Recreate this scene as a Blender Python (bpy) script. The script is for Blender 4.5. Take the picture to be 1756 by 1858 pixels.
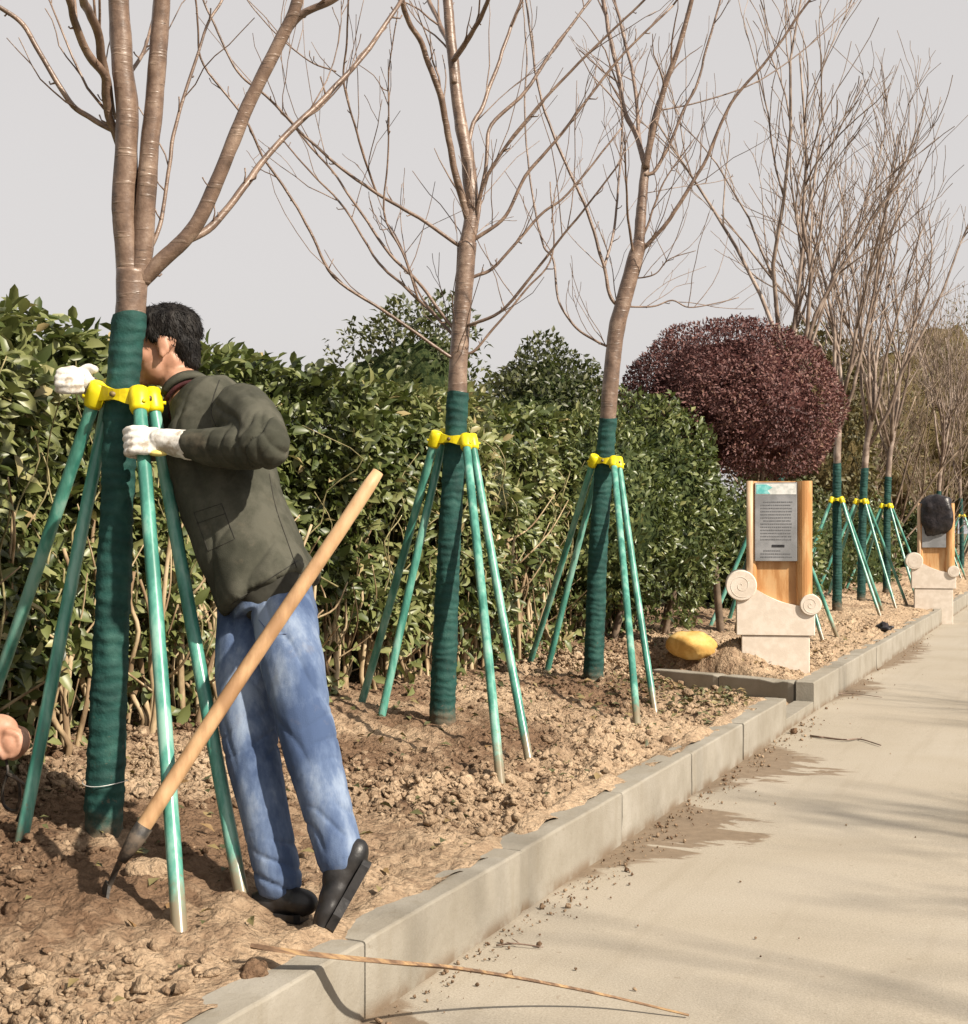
import bpy, bmesh, math, random
import numpy as np
from mathutils import Vector, Matrix

for o in list(bpy.data.objects):
    bpy.data.objects.remove(o, do_unlink=True)
scene = bpy.context.scene
COL = scene.collection
rng = np.random.default_rng(11)
random.seed(11)

# ------------------------------------------------------------------ camera
HC = 1.15                      # camera height above the road
PSI = math.radians(23.4)       # camera is turned left of the road direction (+Y)
FPX = 2480.0                   # focal length in photo pixels (1756 wide)
cam_d = bpy.data.cameras.new('camera')
cam_d.sensor_fit = 'HORIZONTAL'
cam_d.sensor_width = 36.0
cam_d.lens = 36.0 * FPX / 1756.0
cam_d.shift_y = (965 - 929) / 1756.0
cam_d.clip_start = 0.05
cam_d.clip_end = 2000
cam = bpy.data.objects.new('camera', cam_d)
COL.objects.link(cam)
cam.location = (0, 0, HC)
cam.rotation_euler = (math.pi / 2, 0, PSI)
scene.camera = cam

# ------------------------------------------------------------------ sky and sun
SUN_AZ = (0.965, -0.26)         # horizontal direction towards the sun (right of and behind the camera)
SUN_EL = math.radians(38)
world = bpy.data.worlds.new('World')
scene.world = world
world.use_nodes = True
wn = world.node_tree.nodes; wl = world.node_tree.links
wn.clear()
sky = wn.new('ShaderNodeTexSky')
sky.sky_type = 'NISHITA'
sky.sun_disc = False
sky.sun_elevation = SUN_EL
sky.sun_rotation = math.atan2(SUN_AZ[0], SUN_AZ[1])
sky.air_density = 1.0
sky.dust_density = 4.0
sky.ozone_density = 1.0
hs = wn.new('ShaderNodeHueSaturation')
hs.inputs['Saturation'].default_value = 0.22
mixw = wn.new('ShaderNodeMix'); mixw.data_type = 'RGBA'
mixw.inputs['Factor'].default_value = 0.72
mixw.inputs['B'].default_value = (7.0, 6.66, 6.50, 1)     # even pale winter haze
bg = wn.new('ShaderNodeBackground')
bg.inputs['Strength'].default_value = 0.066
wo = wn.new('ShaderNodeOutputWorld')
wl.new(sky.outputs['Color'], hs.inputs['Color'])
wl.new(hs.outputs['Color'], mixw.inputs['A'])
wl.new(mixw.outputs['Result'], bg.inputs['Color'])
wl.new(bg.outputs['Background'], wo.inputs['Surface'])

sun_d = bpy.data.lights.new('sun', 'SUN')
sun_d.energy = 5.0
sun_d.angle = math.radians(0.9)
sun_d.color = (1.0, 0.90, 0.76)
sun = bpy.data.objects.new('sun', sun_d)
COL.objects.link(sun)
_h = math.hypot(*SUN_AZ)
sdir = Vector((SUN_AZ[0] / _h * math.cos(SUN_EL), SUN_AZ[1] / _h * math.cos(SUN_EL), math.sin(SUN_EL)))
sun.rotation_euler = sdir.to_track_quat('Z', 'Y').to_euler()
sun.location = sdir * 30

scene.view_settings.view_transform = 'Standard'
scene.view_settings.look = 'None'
scene.view_settings.gamma = 1.0
scene.view_settings.use_curve_mapping = False
scene.view_settings.exposure = 0.85
scene.render.engine = 'CYCLES'
scene.cycles.use_denoising = True
scene.cycles.max_bounces = 6
scene.cycles.transparent_max_bounces = 6

# ------------------------------------------------------------------ small helpers
CP, SP = math.cos(PSI), math.sin(PSI)

def W(px, py, d):
    """World point seen at photo pixel (px, py) at depth d along the view axis."""
    lat = (px - 878.0) / FPX * d
    return np.array([lat * CP - d * SP, lat * SP + d * CP, HC + (965.0 - py) / FPX * d])

def hashn(ix, iy, iz, seed):
    h = (ix.astype(np.int64) * 374761393 + iy.astype(np.int64) * 668265263 + iz.astype(np.int64) * 2147483647 + seed * 974711) & 0x7fffffff
    h = (h ^ (h >> 13)) * 1274126177 & 0x7fffffff
    h = (h ^ (h >> 16)) * 1103515245 & 0x7fffffff
    return ((h ^ (h >> 15)) & 0xffff) / 65535.0

def noise3(p, seed=0):
    p = np.asarray(p, float)
    i = np.floor(p).astype(np.int64); f = p - i
    f = f * f * (3 - 2 * f)
    r = 0
    for dx in (0, 1):
        for dy in (0, 1):
            for dz in (0, 1):
                w = (f[..., 0] if dx else 1 - f[..., 0]) * (f[..., 1] if dy else 1 - f[..., 1]) * (f[..., 2] if dz else 1 - f[..., 2])
                r = r + w * hashn(i[..., 0] + dx, i[..., 1] + dy, i[..., 2] + dz, seed)
    return r * 2 - 1

def fbm(p, octaves=4, seed=0, gain=0.5):
    p = np.asarray(p, float); a = 1.0; r = 0
    for k in range(octaves):
        r = r + a * noise3(p, seed + k * 17); p = p * 2.03 + 3.7; a *= gain
    return r

def smooth(a, b, x):
    t = np.clip((x - a) / (b - a), 0, 1)
    return t * t * (3 - 2 * t)

def mesh_from(name, V, F, mats=(), fmat=None, shade=True, tint=None):
    """V (N,3), F list/array of faces (all tris, all quads, or mixed lists)."""
    me = bpy.data.meshes.new(name)
    V = np.asarray(V, float)
    if isinstance(F, np.ndarray):
        k = F.shape[1]
        me.vertices.add(len(V)); me.vertices.foreach_set('co', V.ravel())
        me.loops.add(F.size); me.loops.foreach_set('vertex_index', F.ravel().astype(np.int32))
        me.polygons.add(len(F))
        me.polygons.foreach_set('loop_start', np.arange(0, F.size, k, dtype=np.int32))
        me.polygons.foreach_set('loop_total', np.full(len(F), k, dtype=np.int32))
        me.update(calc_edges=True)
    else:
        me.from_pydata([tuple(v) for v in V], [], F)
    for m in mats:
        me.materials.append(m)
    if fmat is not None:
        me.polygons.foreach_set('material_index', np.asarray(fmat, dtype=np.int32))
    if shade:
        me.polygons.foreach_set('use_smooth', np.ones(len(me.polygons), dtype=bool))
    if tint is not None:
        at = me.attributes.new('tint', 'FLOAT', 'POINT')
        at.data.foreach_set('value', np.asarray(tint, dtype=np.float32))
    me.validate()
    me.update()
    return me

def add(name, me, parent=None, loc=None, rot=None, scale=None, **props):
    o = bpy.data.objects.new(name, me)
    COL.objects.link(o)
    if parent is not None:
        o.parent = parent
    if loc is not None: o.location = loc
    if rot is not None: o.rotation_euler = rot
    if scale is not None: o.scale = scale
    for k, v in props.items():
        o[k] = v
    return o

def empty(name, loc, label, category, group=None, rotz=0.0):
    o = bpy.data.objects.new(name, None)
    COL.objects.link(o)
    o.location = loc
    o.rotation_euler = (0, 0, rotz)
    o.empty_display_size = 0.1
    o['label'] = label; o['category'] = category
    if group: o['group'] = group
    return o

def child(name, me, parent, **props):
    """Part whose mesh is written in world coordinates."""
    o = bpy.data.objects.new(name, me)
    COL.objects.link(o)
    o.parent = parent
    o.matrix_parent_inverse = (Matrix.Translation(parent.location) @ parent.rotation_euler.to_matrix().to_4x4()).inverted() if parent.parent is None else Matrix.Identity(4)
    for k, v in props.items():
        o[k] = v
    return o

class MB:
    """Collects geometry of one part."""
    def __init__(s):
        s.v = []; s.f = []; s.m = []; s.n = 0; s.t = []
    def raw(s, V, F, mi=0, tint=0.0):
        V = np.asarray(V, float)
        s.v.append(V); s.f += [tuple(int(i) + s.n for i in q) for q in F]
        s.m += [mi] * len(F); s.t.append(np.full(len(V), tint)); s.n += len(V)
        return s
    def box(s, c, size, rz=0.0, mi=0, rx=0.0, ry=0.0, bevel=0.0):
        bm = bmesh.new()
        bmesh.ops.create_cube(bm, size=1.0)
        for v in bm.verts:
            v.co = Vector((v.co.x * size[0], v.co.y * size[1], v.co.z * size[2]))
        if bevel:
            bmesh.ops.bevel(bm, geom=list(bm.edges), offset=bevel, segments=2, affect='EDGES', profile=0.5)
        R = Matrix.Rotation(rz, 3, 'Z') @ Matrix.Rotation(ry, 3, 'Y') @ Matrix.Rotation(rx, 3, 'X')
        bm.verts.index_update()
        V = [tuple(R @ v.co + Vector(c)) for v in bm.verts]
        F = [[v.index for v in f.verts] for f in bm.faces]
        bm.free()
        return s.raw(V, F, mi)
    def tube(s, pts, rad, n=8, mi=0, cap=True, tint=0.0, rough=0.0, seed=0):
        V, F = tube_geo(pts, rad, n, cap, rough, seed)
        return s.raw(V, F, mi, tint)
    def loft(s, rings, mi=0):
        n = len(rings[0]); V = np.concatenate(rings); F = []
        for k in range(len(rings) - 1):
            for j in range(n):
                a = k * n + j; b = k * n + (j + 1) % n
                F.append((a, b, b + n, a + n))
        F.append(tuple(range(n - 1, -1, -1)))
        F.append(tuple(range((len(rings) - 1) * n, len(rings) * n)))
        return s.raw(V, F, mi)
    def ball(s, c, r, mi=0, sub=2, R=None):
        bm = bmesh.new()
        bmesh.ops.create_icosphere(bm, subdivisions=sub, radius=1.0)
        bm.verts.index_update()
        V = np.array([v.co[:] for v in bm.verts]); F = [[v.index for v in f.verts] for f in bm.faces]
        bm.free()
        V = V * np.asarray(r, float)
        if R is not None: V = V @ np.asarray(R).T
        return s.raw(V + np.asarray(c, float), F, mi)
    def mesh(s, name, mats, shade=True, tint=False):
        if not isinstance(mats, (list, tuple)): mats = [mats]
        me = mesh_from(name, np.concatenate(s.v), s.f, mats, s.m, shade, np.concatenate(s.t) if tint else None)
        return me

def catmull(P, per=6):
    P = np.asarray(P, float)
    if len(P) < 3: 
        t = np.linspace(0, 1, per + 1)[:, None]
        return P[0] * (1 - t) + P[-1] * t
    Q = np.vstack([2 * P[0] - P[1], P, 2 * P[-1] - P[-2]])
    out = []
    for i in range(1, len(Q) - 2):
        t = np.linspace(0, 1, per, endpoint=False)[:, None]
        p0, p1, p2, p3 = Q[i - 1], Q[i], Q[i + 1], Q[i + 2]
        out.append(0.5 * ((2 * p1) + (-p0 + p2) * t + (2 * p0 - 5 * p1 + 4 * p2 - p3) * t ** 2 + (-p0 + 3 * p1 - 3 * p2 + p3) * t ** 3))
    out.append(P[-1:])
    return np.vstack(out)

def tube_geo(pts, rad, n=8, cap=True, rough=0.0, seed=0):
    P = np.asarray(pts, float); m = len(P)
    rad = np.broadcast_to(np.asarray(rad, float), (m,)) if np.ndim(rad) < 1 or len(np.atleast_1d(rad)) == m else np.interp(np.linspace(0, 1, m), np.linspace(0, 1, len(rad)), rad)
    T = np.gradient(P, axis=0); T /= np.linalg.norm(T, axis=1)[:, None] + 1e-12
    ref = np.array([1.0, 0, 0]) if abs(T[0][0]) < 0.8 else np.array([0, 1.0, 0])
    N = np.zeros_like(P); a = ref - T[0] * (ref @ T[0]); N[0] = a / np.linalg.norm(a)
    for i in range(1, m):
        a = N[i - 1] - T[i] * (N[i - 1] @ T[i]); N[i] = a / (np.linalg.norm(a) + 1e-12)
    B = np.cross(T, N)
    ang = np.linspace(0, 2 * math.pi, n, endpoint=False)
    ca, sa = np.cos(ang), np.sin(ang)
    R = np.repeat(rad[:, None], n, 1)
    if rough:
        q = P[:, None, :] * 14 + (N[:, None, :] * ca[None, :, None] + B[:, None, :] * sa[None, :, None]) * 1.5
        R = R * (1 + rough * fbm(q, 3, seed))
    V = P[:, None, :] + R[:, :, None] * (N[:, None, :] * ca[None, :, None] + B[:, None, :] * sa[None, :, None])
    V = V.reshape(-1, 3)
    F = []
    for k in range(m - 1):
        for j in range(n):
            a = k * n + j; b = k * n + (j + 1) % n
            F.append((a, b, b + n, a + n))
    if cap:
        F.append(tuple(range(n - 1, -1, -1))); F.append(tuple(range((m - 1) * n, m * n)))
    return V, F

# ------------------------------------------------------------------ materials
def new_mat(name):
    m = bpy.data.materials.new(name); m.use_nodes = True
    nt = m.node_tree; nt.nodes.clear()
    out = nt.nodes.new('ShaderNodeOutputMaterial')
    p = nt.nodes.new('ShaderNodeBsdfPrincipled')
    nt.links.new(p.outputs[0], out.inputs['Surface'])
    return m, nt, p, out

ALB = 0.76      # surfaces are kept at real world albedo, the exposure lifts them

def ncol(nt, stops, fac):
    r = nt.nodes.new('ShaderNodeValToRGB')
    while len(r.color_ramp.elements) < len(stops): r.color_ramp.elements.new(0.5)
    for e, (pos, c) in zip(r.color_ramp.elements, stops):
        e.position = pos; e.color = (*(x * ALB for x in c), 1)
    nt.links.new(fac, r.inputs['Fac'])
    return r.outputs['Color']

def nnoise(nt, vec, scale, detail=5, rough=0.6, dist=0.0):
    n = nt.nodes.new('ShaderNodeTexNoise')
    n.inputs['Scale'].default_value = scale; n.inputs['Detail'].default_value = detail
    n.inputs['Roughness'].default_value = rough; n.inputs['Distortion'].default_value = dist
    nt.links.new(vec, n.inputs['Vector'])
    return n.outputs['Fac']

def nvec(nt, kind='pos', scale=(1, 1, 1), rot=(0, 0, 0)):
    if kind == 'pos':
        v = nt.nodes.new('ShaderNodeNewGeometry').outputs['Position']
    else:
        v = nt.nodes.new('ShaderNodeTexCoord').outputs['Object']
    if scale != (1, 1, 1) or rot != (0, 0, 0):
        mp = nt.nodes.new('ShaderNodeMapping')
        mp.inputs['Scale'].default_value = scale; mp.inputs['Rotation'].default_value = rot
        nt.links.new(v, mp.inputs['Vector']); v = mp.outputs['Vector']
    return v

def nmix(nt, a, b, fac, blend='MIX'):
    m = nt.nodes.new('ShaderNodeMix'); m.data_type = 'RGBA'; m.blend_type = blend
    for s, x in (('A', a), ('B', b)):
        if isinstance(x, tuple): m.inputs[s].default_value = (*(q * (1.0 if blend == 'OVERLAY' else ALB) for q in x), 1)
        else: nt.links.new(x, m.inputs[s])
    if isinstance(fac, (int, float)): m.inputs['Factor'].default_value = fac
    else: nt.links.new(fac, m.inputs['Factor'])
    return m.outputs['Result']

def nmath(nt, op, a, b=None, clamp=False):
    m = nt.nodes.new('ShaderNodeMath'); m.operation = op; m.use_clamp = clamp
    for i, x in enumerate((a, b)):
        if x is None: continue
        if isinstance(x, (int, float)): m.inputs[i].default_value = x
        else: nt.links.new(x, m.inputs[i])
    return m.outputs[0]

def nramp(nt, x, lo, hi, a=0.0, b=1.0):
    m = nt.nodes.new('ShaderNodeMapRange'); m.interpolation_type = 'SMOOTHSTEP'
    nt.links.new(x, m.inputs['Value'])
    m.inputs['From Min'].default_value = lo; m.inputs['From Max'].default_value = hi
    m.inputs['To Min'].default_value = a; m.inputs['To Max'].default_value = b
    return m.outputs['Result']

def nbump(nt, p, height, strength=0.4, dist=0.01, prev=None):
    b = nt.nodes.new('ShaderNodeBump')
    b.inputs['Strength'].default_value = strength; b.inputs['Distance'].default_value = dist
    nt.links.new(height, b.inputs['Height'])
    if prev is not None: nt.links.new(prev, b.inputs['Normal'])
    nt.links.new(b.outputs['Normal'], p.inputs['Normal'])
    return b.outputs['Normal']

def simple(name, stops, scale=8, rough=0.7, bump=0.0, bscale=60, bdist=0.004, kind='pos', stretch=(1, 1, 1), spec=0.4, detail=5):
    m, nt, p, out = new_mat(name)
    v = nvec(nt, kind, stretch)
    f = nnoise(nt, v, scale, detail)
    f = nramp(nt, f, 0.28, 0.72)
    nt.links.new(ncol(nt, stops, f), p.inputs['Base Color'])
    p.inputs['Roughness'].default_value = rough
    p.inputs['Specular IOR Level'].default_value = spec
    if bump:
        nbump(nt, p, nnoise(nt, v, bscale, 4), bump, bdist)
    return m

def leaf_mat(name, stops, rough=0.38, trans=0.25, tcol=(0.12, 0.16, 0.02), obj_random=False, spec=0.5):
    m, nt, p, out = new_mat(name)
    if obj_random:
        f = nt.nodes.new('ShaderNodeObjectInfo').outputs['Random']
    else:
        a = nt.nodes.new('ShaderNodeAttribute'); a.attribute_name = 'tint'; f = a.outputs['Fac']
    c = ncol(nt, stops, f)
    v = nvec(nt)
    c = nmix(nt, c, (0.5, 0.5, 0.5), nramp(nt, nnoise(nt, v, 30, 3), 0.35, 0.75, 0.0, 0.10), 'OVERLAY')
    nt.links.new(c, p.inputs['Base Color'])
    p.inputs['Roughness'].default_value = rough
    p.inputs['Specular IOR Level'].default_value = spec
    tr = nt.nodes.new('ShaderNodeBsdfTranslucent')
    nt.links.new(nmix(nt, c, tcol, 0.5), tr.inputs['Color'])
    mx = nt.nodes.new('ShaderNodeMixShader'); mx.inputs[0].default_value = trans
    nt.links.new(p.outputs[0], mx.inputs[1]); nt.links.new(tr.outputs[0], mx.inputs[2])
    nt.links.new(mx.outputs[0], out.inputs['Surface'])
    return m

# soil
def soil_material():
    m, nt, p, out = new_mat('soil')
    v = nvec(nt)
    big = nramp(nt, nnoise(nt, v, 1.7, 4, 0.6), 0.36, 0.62)
    fine = nnoise(nt, v, 38, 6, 0.7)
    dry = ncol(nt, [(0.25, (0.39, 0.275, 0.178)), (0.5, (0.61, 0.45, 0.30)), (0.8, (0.76, 0.585, 0.41))], fine)
    damp = ncol(nt, [(0.25, (0.125, 0.072, 0.043)), (0.75, (0.31, 0.20, 0.125))], fine)
    a = nt.nodes.new('ShaderNodeAttribute'); a.attribute_name = 'tint'
    f = nmath(nt, 'ADD', nmath(nt, 'MULTIPLY', big, 0.28), a.outputs['Fac'], True)
    c = nmix(nt, dry, damp, f)
    nt.links.new(c, p.inputs['Base Color'])
    p.inputs['Roughness'].default_value = 0.95
    p.inputs['Specular IOR Level'].default_value = 0.15
    vd = nt.nodes.new('ShaderNodeVectorMath'); vd.operation = 'ADD'
    wn_ = nt.nodes.new('ShaderNodeTexNoise'); wn_.inputs['Scale'].default_value = 25; nt.links.new(v, wn_.inputs['Vector'])
    sc_ = nt.nodes.new('ShaderNodeVectorMath'); sc_.operation = 'SCALE'; sc_.inputs['Scale'].default_value = 0.03
    nt.links.new(wn_.outputs['Color'], sc_.inputs[0]); nt.links.new(v, vd.inputs[0]); nt.links.new(sc_.outputs[0], vd.inputs[1])
    def vor(sc):
        w_ = nt.nodes.new('ShaderNodeTexVoronoi'); w_.feature = 'F1'; w_.inputs['Scale'].default_value = sc
        nt.links.new(vd.outputs[0], w_.inputs['Vector']); return w_
    v1, v2 = vor(34), vor(80)
    lump_ = nmath(nt, 'ADD', nmath(nt, 'MULTIPLY', v1.outputs['Distance'], -0.9), nmath(nt, 'MULTIPLY', v2.outputs['Distance'], -0.5))
    h = nmath(nt, 'ADD', nmath(nt, 'ADD', nnoise(nt, v, 55, 6, 0.7), nmath(nt, 'MULTIPLY', nnoise(nt, v, 190, 3, 0.6), 0.35)), lump_)
    nbump(nt, p, h, 1.0, 0.016)
    return m

def road_material():
    m, nt, p, out = new_mat('road_concrete')
    v = nvec(nt)
    big = nnoise(nt, v, 0.9, 5, 0.6, 0.4)
    c = ncol(nt, [(0.3, (0.335, 0.29, 0.222)), (0.5, (0.395, 0.349, 0.28)), (0.72, (0.435, 0.393, 0.33))], big)
    sp = nnoise(nt, v, 160, 4, 0.7)
    c = nmix(nt, c, ncol(nt, [(0.32, (0.17, 0.14, 0.10)), (0.6, (0.52, 0.46, 0.37))], sp), 0.34)
    c = nmix(nt, c, (0.60, 0.55, 0.47), nramp(nt, nnoise(nt, v, 75, 3, 0.5), 0.64, 0.72, 0.0, 0.35))
    # long faint brush and wheel streaks along the road
    vs = nvec(nt, 'pos', (7.0, 0.35, 1.0))
    st = nramp(nt, nnoise(nt, vs, 1.6, 5, 0.65), 0.5, 0.75, 0.0, 0.22)
    c = nmix(nt, c, (0.27, 0.225, 0.16), st)
    # soft-edged darker brown patches: strongest against the kerb, fingers reaching onto the road
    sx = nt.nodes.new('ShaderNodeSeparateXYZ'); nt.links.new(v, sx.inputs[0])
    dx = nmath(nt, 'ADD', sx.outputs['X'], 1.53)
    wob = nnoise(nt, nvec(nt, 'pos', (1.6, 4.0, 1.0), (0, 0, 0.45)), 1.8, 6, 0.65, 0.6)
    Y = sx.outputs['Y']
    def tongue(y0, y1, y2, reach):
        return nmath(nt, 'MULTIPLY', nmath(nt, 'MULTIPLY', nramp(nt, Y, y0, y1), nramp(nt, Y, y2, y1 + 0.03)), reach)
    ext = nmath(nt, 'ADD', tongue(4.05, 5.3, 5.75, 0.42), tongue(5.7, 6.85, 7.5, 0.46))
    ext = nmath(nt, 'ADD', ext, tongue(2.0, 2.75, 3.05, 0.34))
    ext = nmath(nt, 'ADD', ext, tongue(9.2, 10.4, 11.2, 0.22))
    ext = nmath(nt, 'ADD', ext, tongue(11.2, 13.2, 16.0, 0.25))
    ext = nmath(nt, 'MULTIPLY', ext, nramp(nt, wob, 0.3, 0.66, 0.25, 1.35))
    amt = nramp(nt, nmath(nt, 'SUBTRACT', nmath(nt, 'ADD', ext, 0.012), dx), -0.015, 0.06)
    brown_tone = ncol(nt, [(0.3, (0.13, 0.085, 0.05)), (0.7, (0.235, 0.165, 0.105))], nnoise(nt, v, 22, 5, 0.7))
    c = nmix(nt, c, brown_tone, nmath(nt, 'MULTIPLY', amt, 0.8))
    # fine loose dirt specks everywhere
    spk = nramp(nt, nnoise(nt, v, 26, 3, 0.5), 0.68, 0.74, 0.0, 0.4)
    c = nmix(nt, c, (0.2, 0.14, 0.09), spk)
    nt.links.new(c, p.inputs['Base Color'])
    p.inputs['Roughness'].default_value = 0.88
    p.inputs['Specular IOR Level'].default_value = 0.25
    h = nmath(nt, 'ADD', sp, nmath(nt, 'MULTIPLY', nnoise(nt, v, 12, 4), 0.6))
    nbump(nt, p, h, 0.35, 0.004)
    return m

def kerb_material():
    m, nt, p, out = new_mat('kerb_concrete')
    v = nvec(nt)
    c = ncol(nt, [(0.3, (0.255, 0.228, 0.182)), (0.55, (0.325, 0.298, 0.25)), (0.75, (0.385, 0.358, 0.31))], nnoise(nt, v, 3.2, 6, 0.65))
    vs = nvec(nt, 'pos', (6, 6, 0.8))
    c = nmix(nt, c, (0.24, 0.205, 0.15), nramp(nt, nnoise(nt, vs, 2.2, 5, 0.6), 0.52, 0.78, 0, 0.45))
    c = nmix(nt, c, (0.2, 0.165, 0.12), nramp(nt, nnoise(nt, v, 70, 4, 0.7), 0.58, 0.75, 0, 0.5))
    ge = nt.nodes.new('ShaderNodeSeparateXYZ'); nt.links.new(v, ge.inputs[0])
    low = nmath(nt, 'MULTIPLY', nramp(nt, ge.outputs['Z'], 0.05, 0.0), nramp(nt, nnoise(nt, v, 7, 4), 0.35, 0.6))
    c = nmix(nt, c, (0.17, 0.115, 0.07), nmath(nt, 'MULTIPLY', low, 0.8))      # soil splashed on the foot
    nt.links.new(c, p.inputs['Base Color'])
    p.inputs['Roughness'].default_value = 0.9
    p.inputs['Specular IOR Level'].default_value = 0.2
    nbump(nt, p, nmath(nt, 'ADD', nnoise(nt, v, 90, 5, 0.7), nmath(nt, 'MULTIPLY', nnoise(nt, v, 14, 4), 0.8)), 0.45, 0.005)
    return m

def bark_material():
    m, nt, p, out = new_mat('bark')
    v = nvec(nt)
    c = ncol(nt, [(0.28, (0.075, 0.048, 0.035)), (0.5, (0.185, 0.12, 0.086)), (0.74, (0.37, 0.27, 0.205))], nnoise(nt, v, 13, 6, 0.7))
    vr = nvec(nt, 'pos', (9, 9, 70))
    ring = nramp(nt, nnoise(nt, vr, 1.0, 3, 0.5), 0.56, 0.68, 0, 0.75)
    c = nmix(nt, c, (0.36, 0.29, 0.23), nmath(nt, 'MULTIPLY', ring, 0.2))
    c = nmix(nt, c, (0.045, 0.03, 0.024), nramp(nt, nnoise(nt, nvec(nt, 'pos', (14, 14, 60)), 1.3, 3), 0.62, 0.72, 0, 0.7))
    nt.links.new(c, p.inputs['Base Color'])
    p.inputs['Roughness'].default_value = 0.42
    p.inputs['Specular IOR Level'].default_value = 0.5
    nbump(nt, p, nmath(nt, 'ADD', ring, nnoise(nt, v, 60, 4)), 0.4, 0.004)
    return m

def wrap_material():
    m, nt, p, out = new_mat('green_wrap_cloth')
    v = nvec(nt)
    c = ncol(nt, [(0.3, (0.006, 0.036, 0.032)), (0.55, (0.013, 0.070, 0.060)), (0.75, (0.04, 0.12, 0.10))], nnoise(nt, v, 13, 5, 0.6))
    wv = nt.nodes.new('ShaderNodeTexWave'); wv.wave_type = 'BANDS'; wv.bands_direction = 'Z'
    wv.inputs['Scale'].default_value = 9; wv.inputs['Distortion'].default_value = 6.0
    nt.links.new(v, wv.inputs['Vector'])
    c = nmix(nt, c, (0.045, 0.10, 0.085), nmath(nt, 'MULTIPLY', wv.outputs['Fac'], 0.22))
    nt.links.new(c, p.inputs['Base Color'])
    p.inputs['Roughness'].default_value = 0.75
    p.inputs['Specular IOR Level'].default_value = 0.25
    nbump(nt, p, nmath(nt, 'ADD', wv.outputs['Fac'], nnoise(nt, v, 130, 3)), 0.5, 0.004)
    return m

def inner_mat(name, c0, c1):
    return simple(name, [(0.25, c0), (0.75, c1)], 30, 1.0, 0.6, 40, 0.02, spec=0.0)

MAT = {}
MAT['soil'] = soil_material()
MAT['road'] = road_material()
MAT['kerb'] = kerb_material()
MAT['bark'] = bark_material()
MAT['wrap'] = wrap_material()
MAT['stake'] = simple('mint_green_stake_coating', [(0.2, (0.045, 0.20, 0.155)), (0.55, (0.095, 0.325, 0.255)), (0.9, (0.25, 0.47, 0.39))], 14, 0.30, 0.15, 40, 0.003, stretch=(1, 1, 0.25), spec=0.55)
MAT['cut_end'] = simple('stake_cut_end', [(0.3, (0.3, 0.36, 0.3)), (0.7, (0.5, 0.5, 0.42))], 40, 0.8)
MAT['yellow'] = simple('yellow_plastic', [(0.2, (0.70, 0.55, 0.004)), (0.7, (0.86, 0.74, 0.012))], 18, 0.42, 0.08, 50)
MAT['bolt'] = simple('bolt_steel', [(0.3, (0.10, 0.07, 0.02)), (0.7, (0.2, 0.14, 0.05))], 30, 0.5)
MAT['white_tie'] = simple('white_tie', [(0.3, (0.6, 0.62, 0.6)), (0.7, (0.8, 0.8, 0.78))], 20, 0.5)
MAT['stem'] = simple('pale_stem', [(0.25, (0.24, 0.16, 0.09)), (0.55, (0.42, 0.31, 0.18)), (0.8, (0.55, 0.43, 0.27))], 12, 0.8, 0.4, 60, stretch=(1, 1, 0.3))
MAT['twig'] = simple('green_twig', [(0.25, (0.16, 0.14, 0.06)), (0.7, (0.33, 0.28, 0.14))], 12, 0.8)
LS = [(0.0, (0.027, 0.043, 0.013)), (0.28, (0.082, 0.110, 0.031)), (0.55, (0.182, 0.208, 0.070)), (0.86, (0.32, 0.325, 0.132)), (1.0, (0.44, 0.35, 0.17))]
MAT['hedge_leaf'] = leaf_mat('hedge_leaf', LS, 0.42)
MAT['hedge_leaf_single'] = leaf_mat('hedge_leaf_single', LS, 0.42, obj_random=True)
MAT['bush_leaf'] = leaf_mat('bush_leaf', [(0.0, (0.026, 0.042, 0.014)), (0.4, (0.09, 0.118, 0.036)), (0.8, (0.22, 0.25, 0.085)), (1.0, (0.34, 0.32, 0.13))], 0.38)
MAT['back_leaf'] = leaf_mat('back_leaf', [(0.0, (0.03, 0.04, 0.016)), (0.5, (0.085, 0.098, 0.035)), (0.85, (0.17, 0.175, 0.07)), (1.0, (0.25, 0.21, 0.10))], 0.45)
MAT['red_leaf'] = leaf_mat('red_leaf', [(0.0, (0.038, 0.017, 0.017)), (0.45, (0.135, 0.054, 0.050)), (0.8, (0.235, 0.108, 0.09)), (1.0, (0.33, 0.19, 0.13))], 0.7, 0.2, (0.14, 0.03, 0.03))
MAT['olive_leaf'] = leaf_mat('olive_leaf', [(0.0, (0.075, 0.068, 0.026)), (0.5, (0.16, 0.14, 0.055)), (0.85, (0.26, 0.215, 0.09)), (1.0, (0.34, 0.26, 0.13))], 0.6, 0.25, (0.2, 0.15, 0.04))
MAT['brown_twig'] = simple('brown_twigs', [(0.25, (0.12, 0.085, 0.058)), (0.6, (0.23, 0.165, 0.115)), (0.85, (0.34, 0.26, 0.19))], 3, 0.75)
MAT['litter'] = leaf_mat('litter_leaf', [(0.0, (0.05, 0.055, 0.02)), (0.4, (0.13, 0.13, 0.05)), (0.7, (0.28, 0.23, 0.10)), (1.0, (0.24, 0.13, 0.055))], 0.6, 0.1)
MAT['timber'] = simple('handle_timber', [(0.2, (0.36, 0.205, 0.10)), (0.55, (0.54, 0.335, 0.175)), (0.85, (0.62, 0.41, 0.23))], 9, 0.55, 0.25, 45, stretch=(1, 1, 0.35))
MAT['iron'] = simple('rusty_iron', [(0.25, (0.025, 0.022, 0.02)), (0.6, (0.075, 0.062, 0.05)), (0.85, (0.13, 0.10, 0.075))], 25, 0.6, 0.4, 80)
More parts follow.
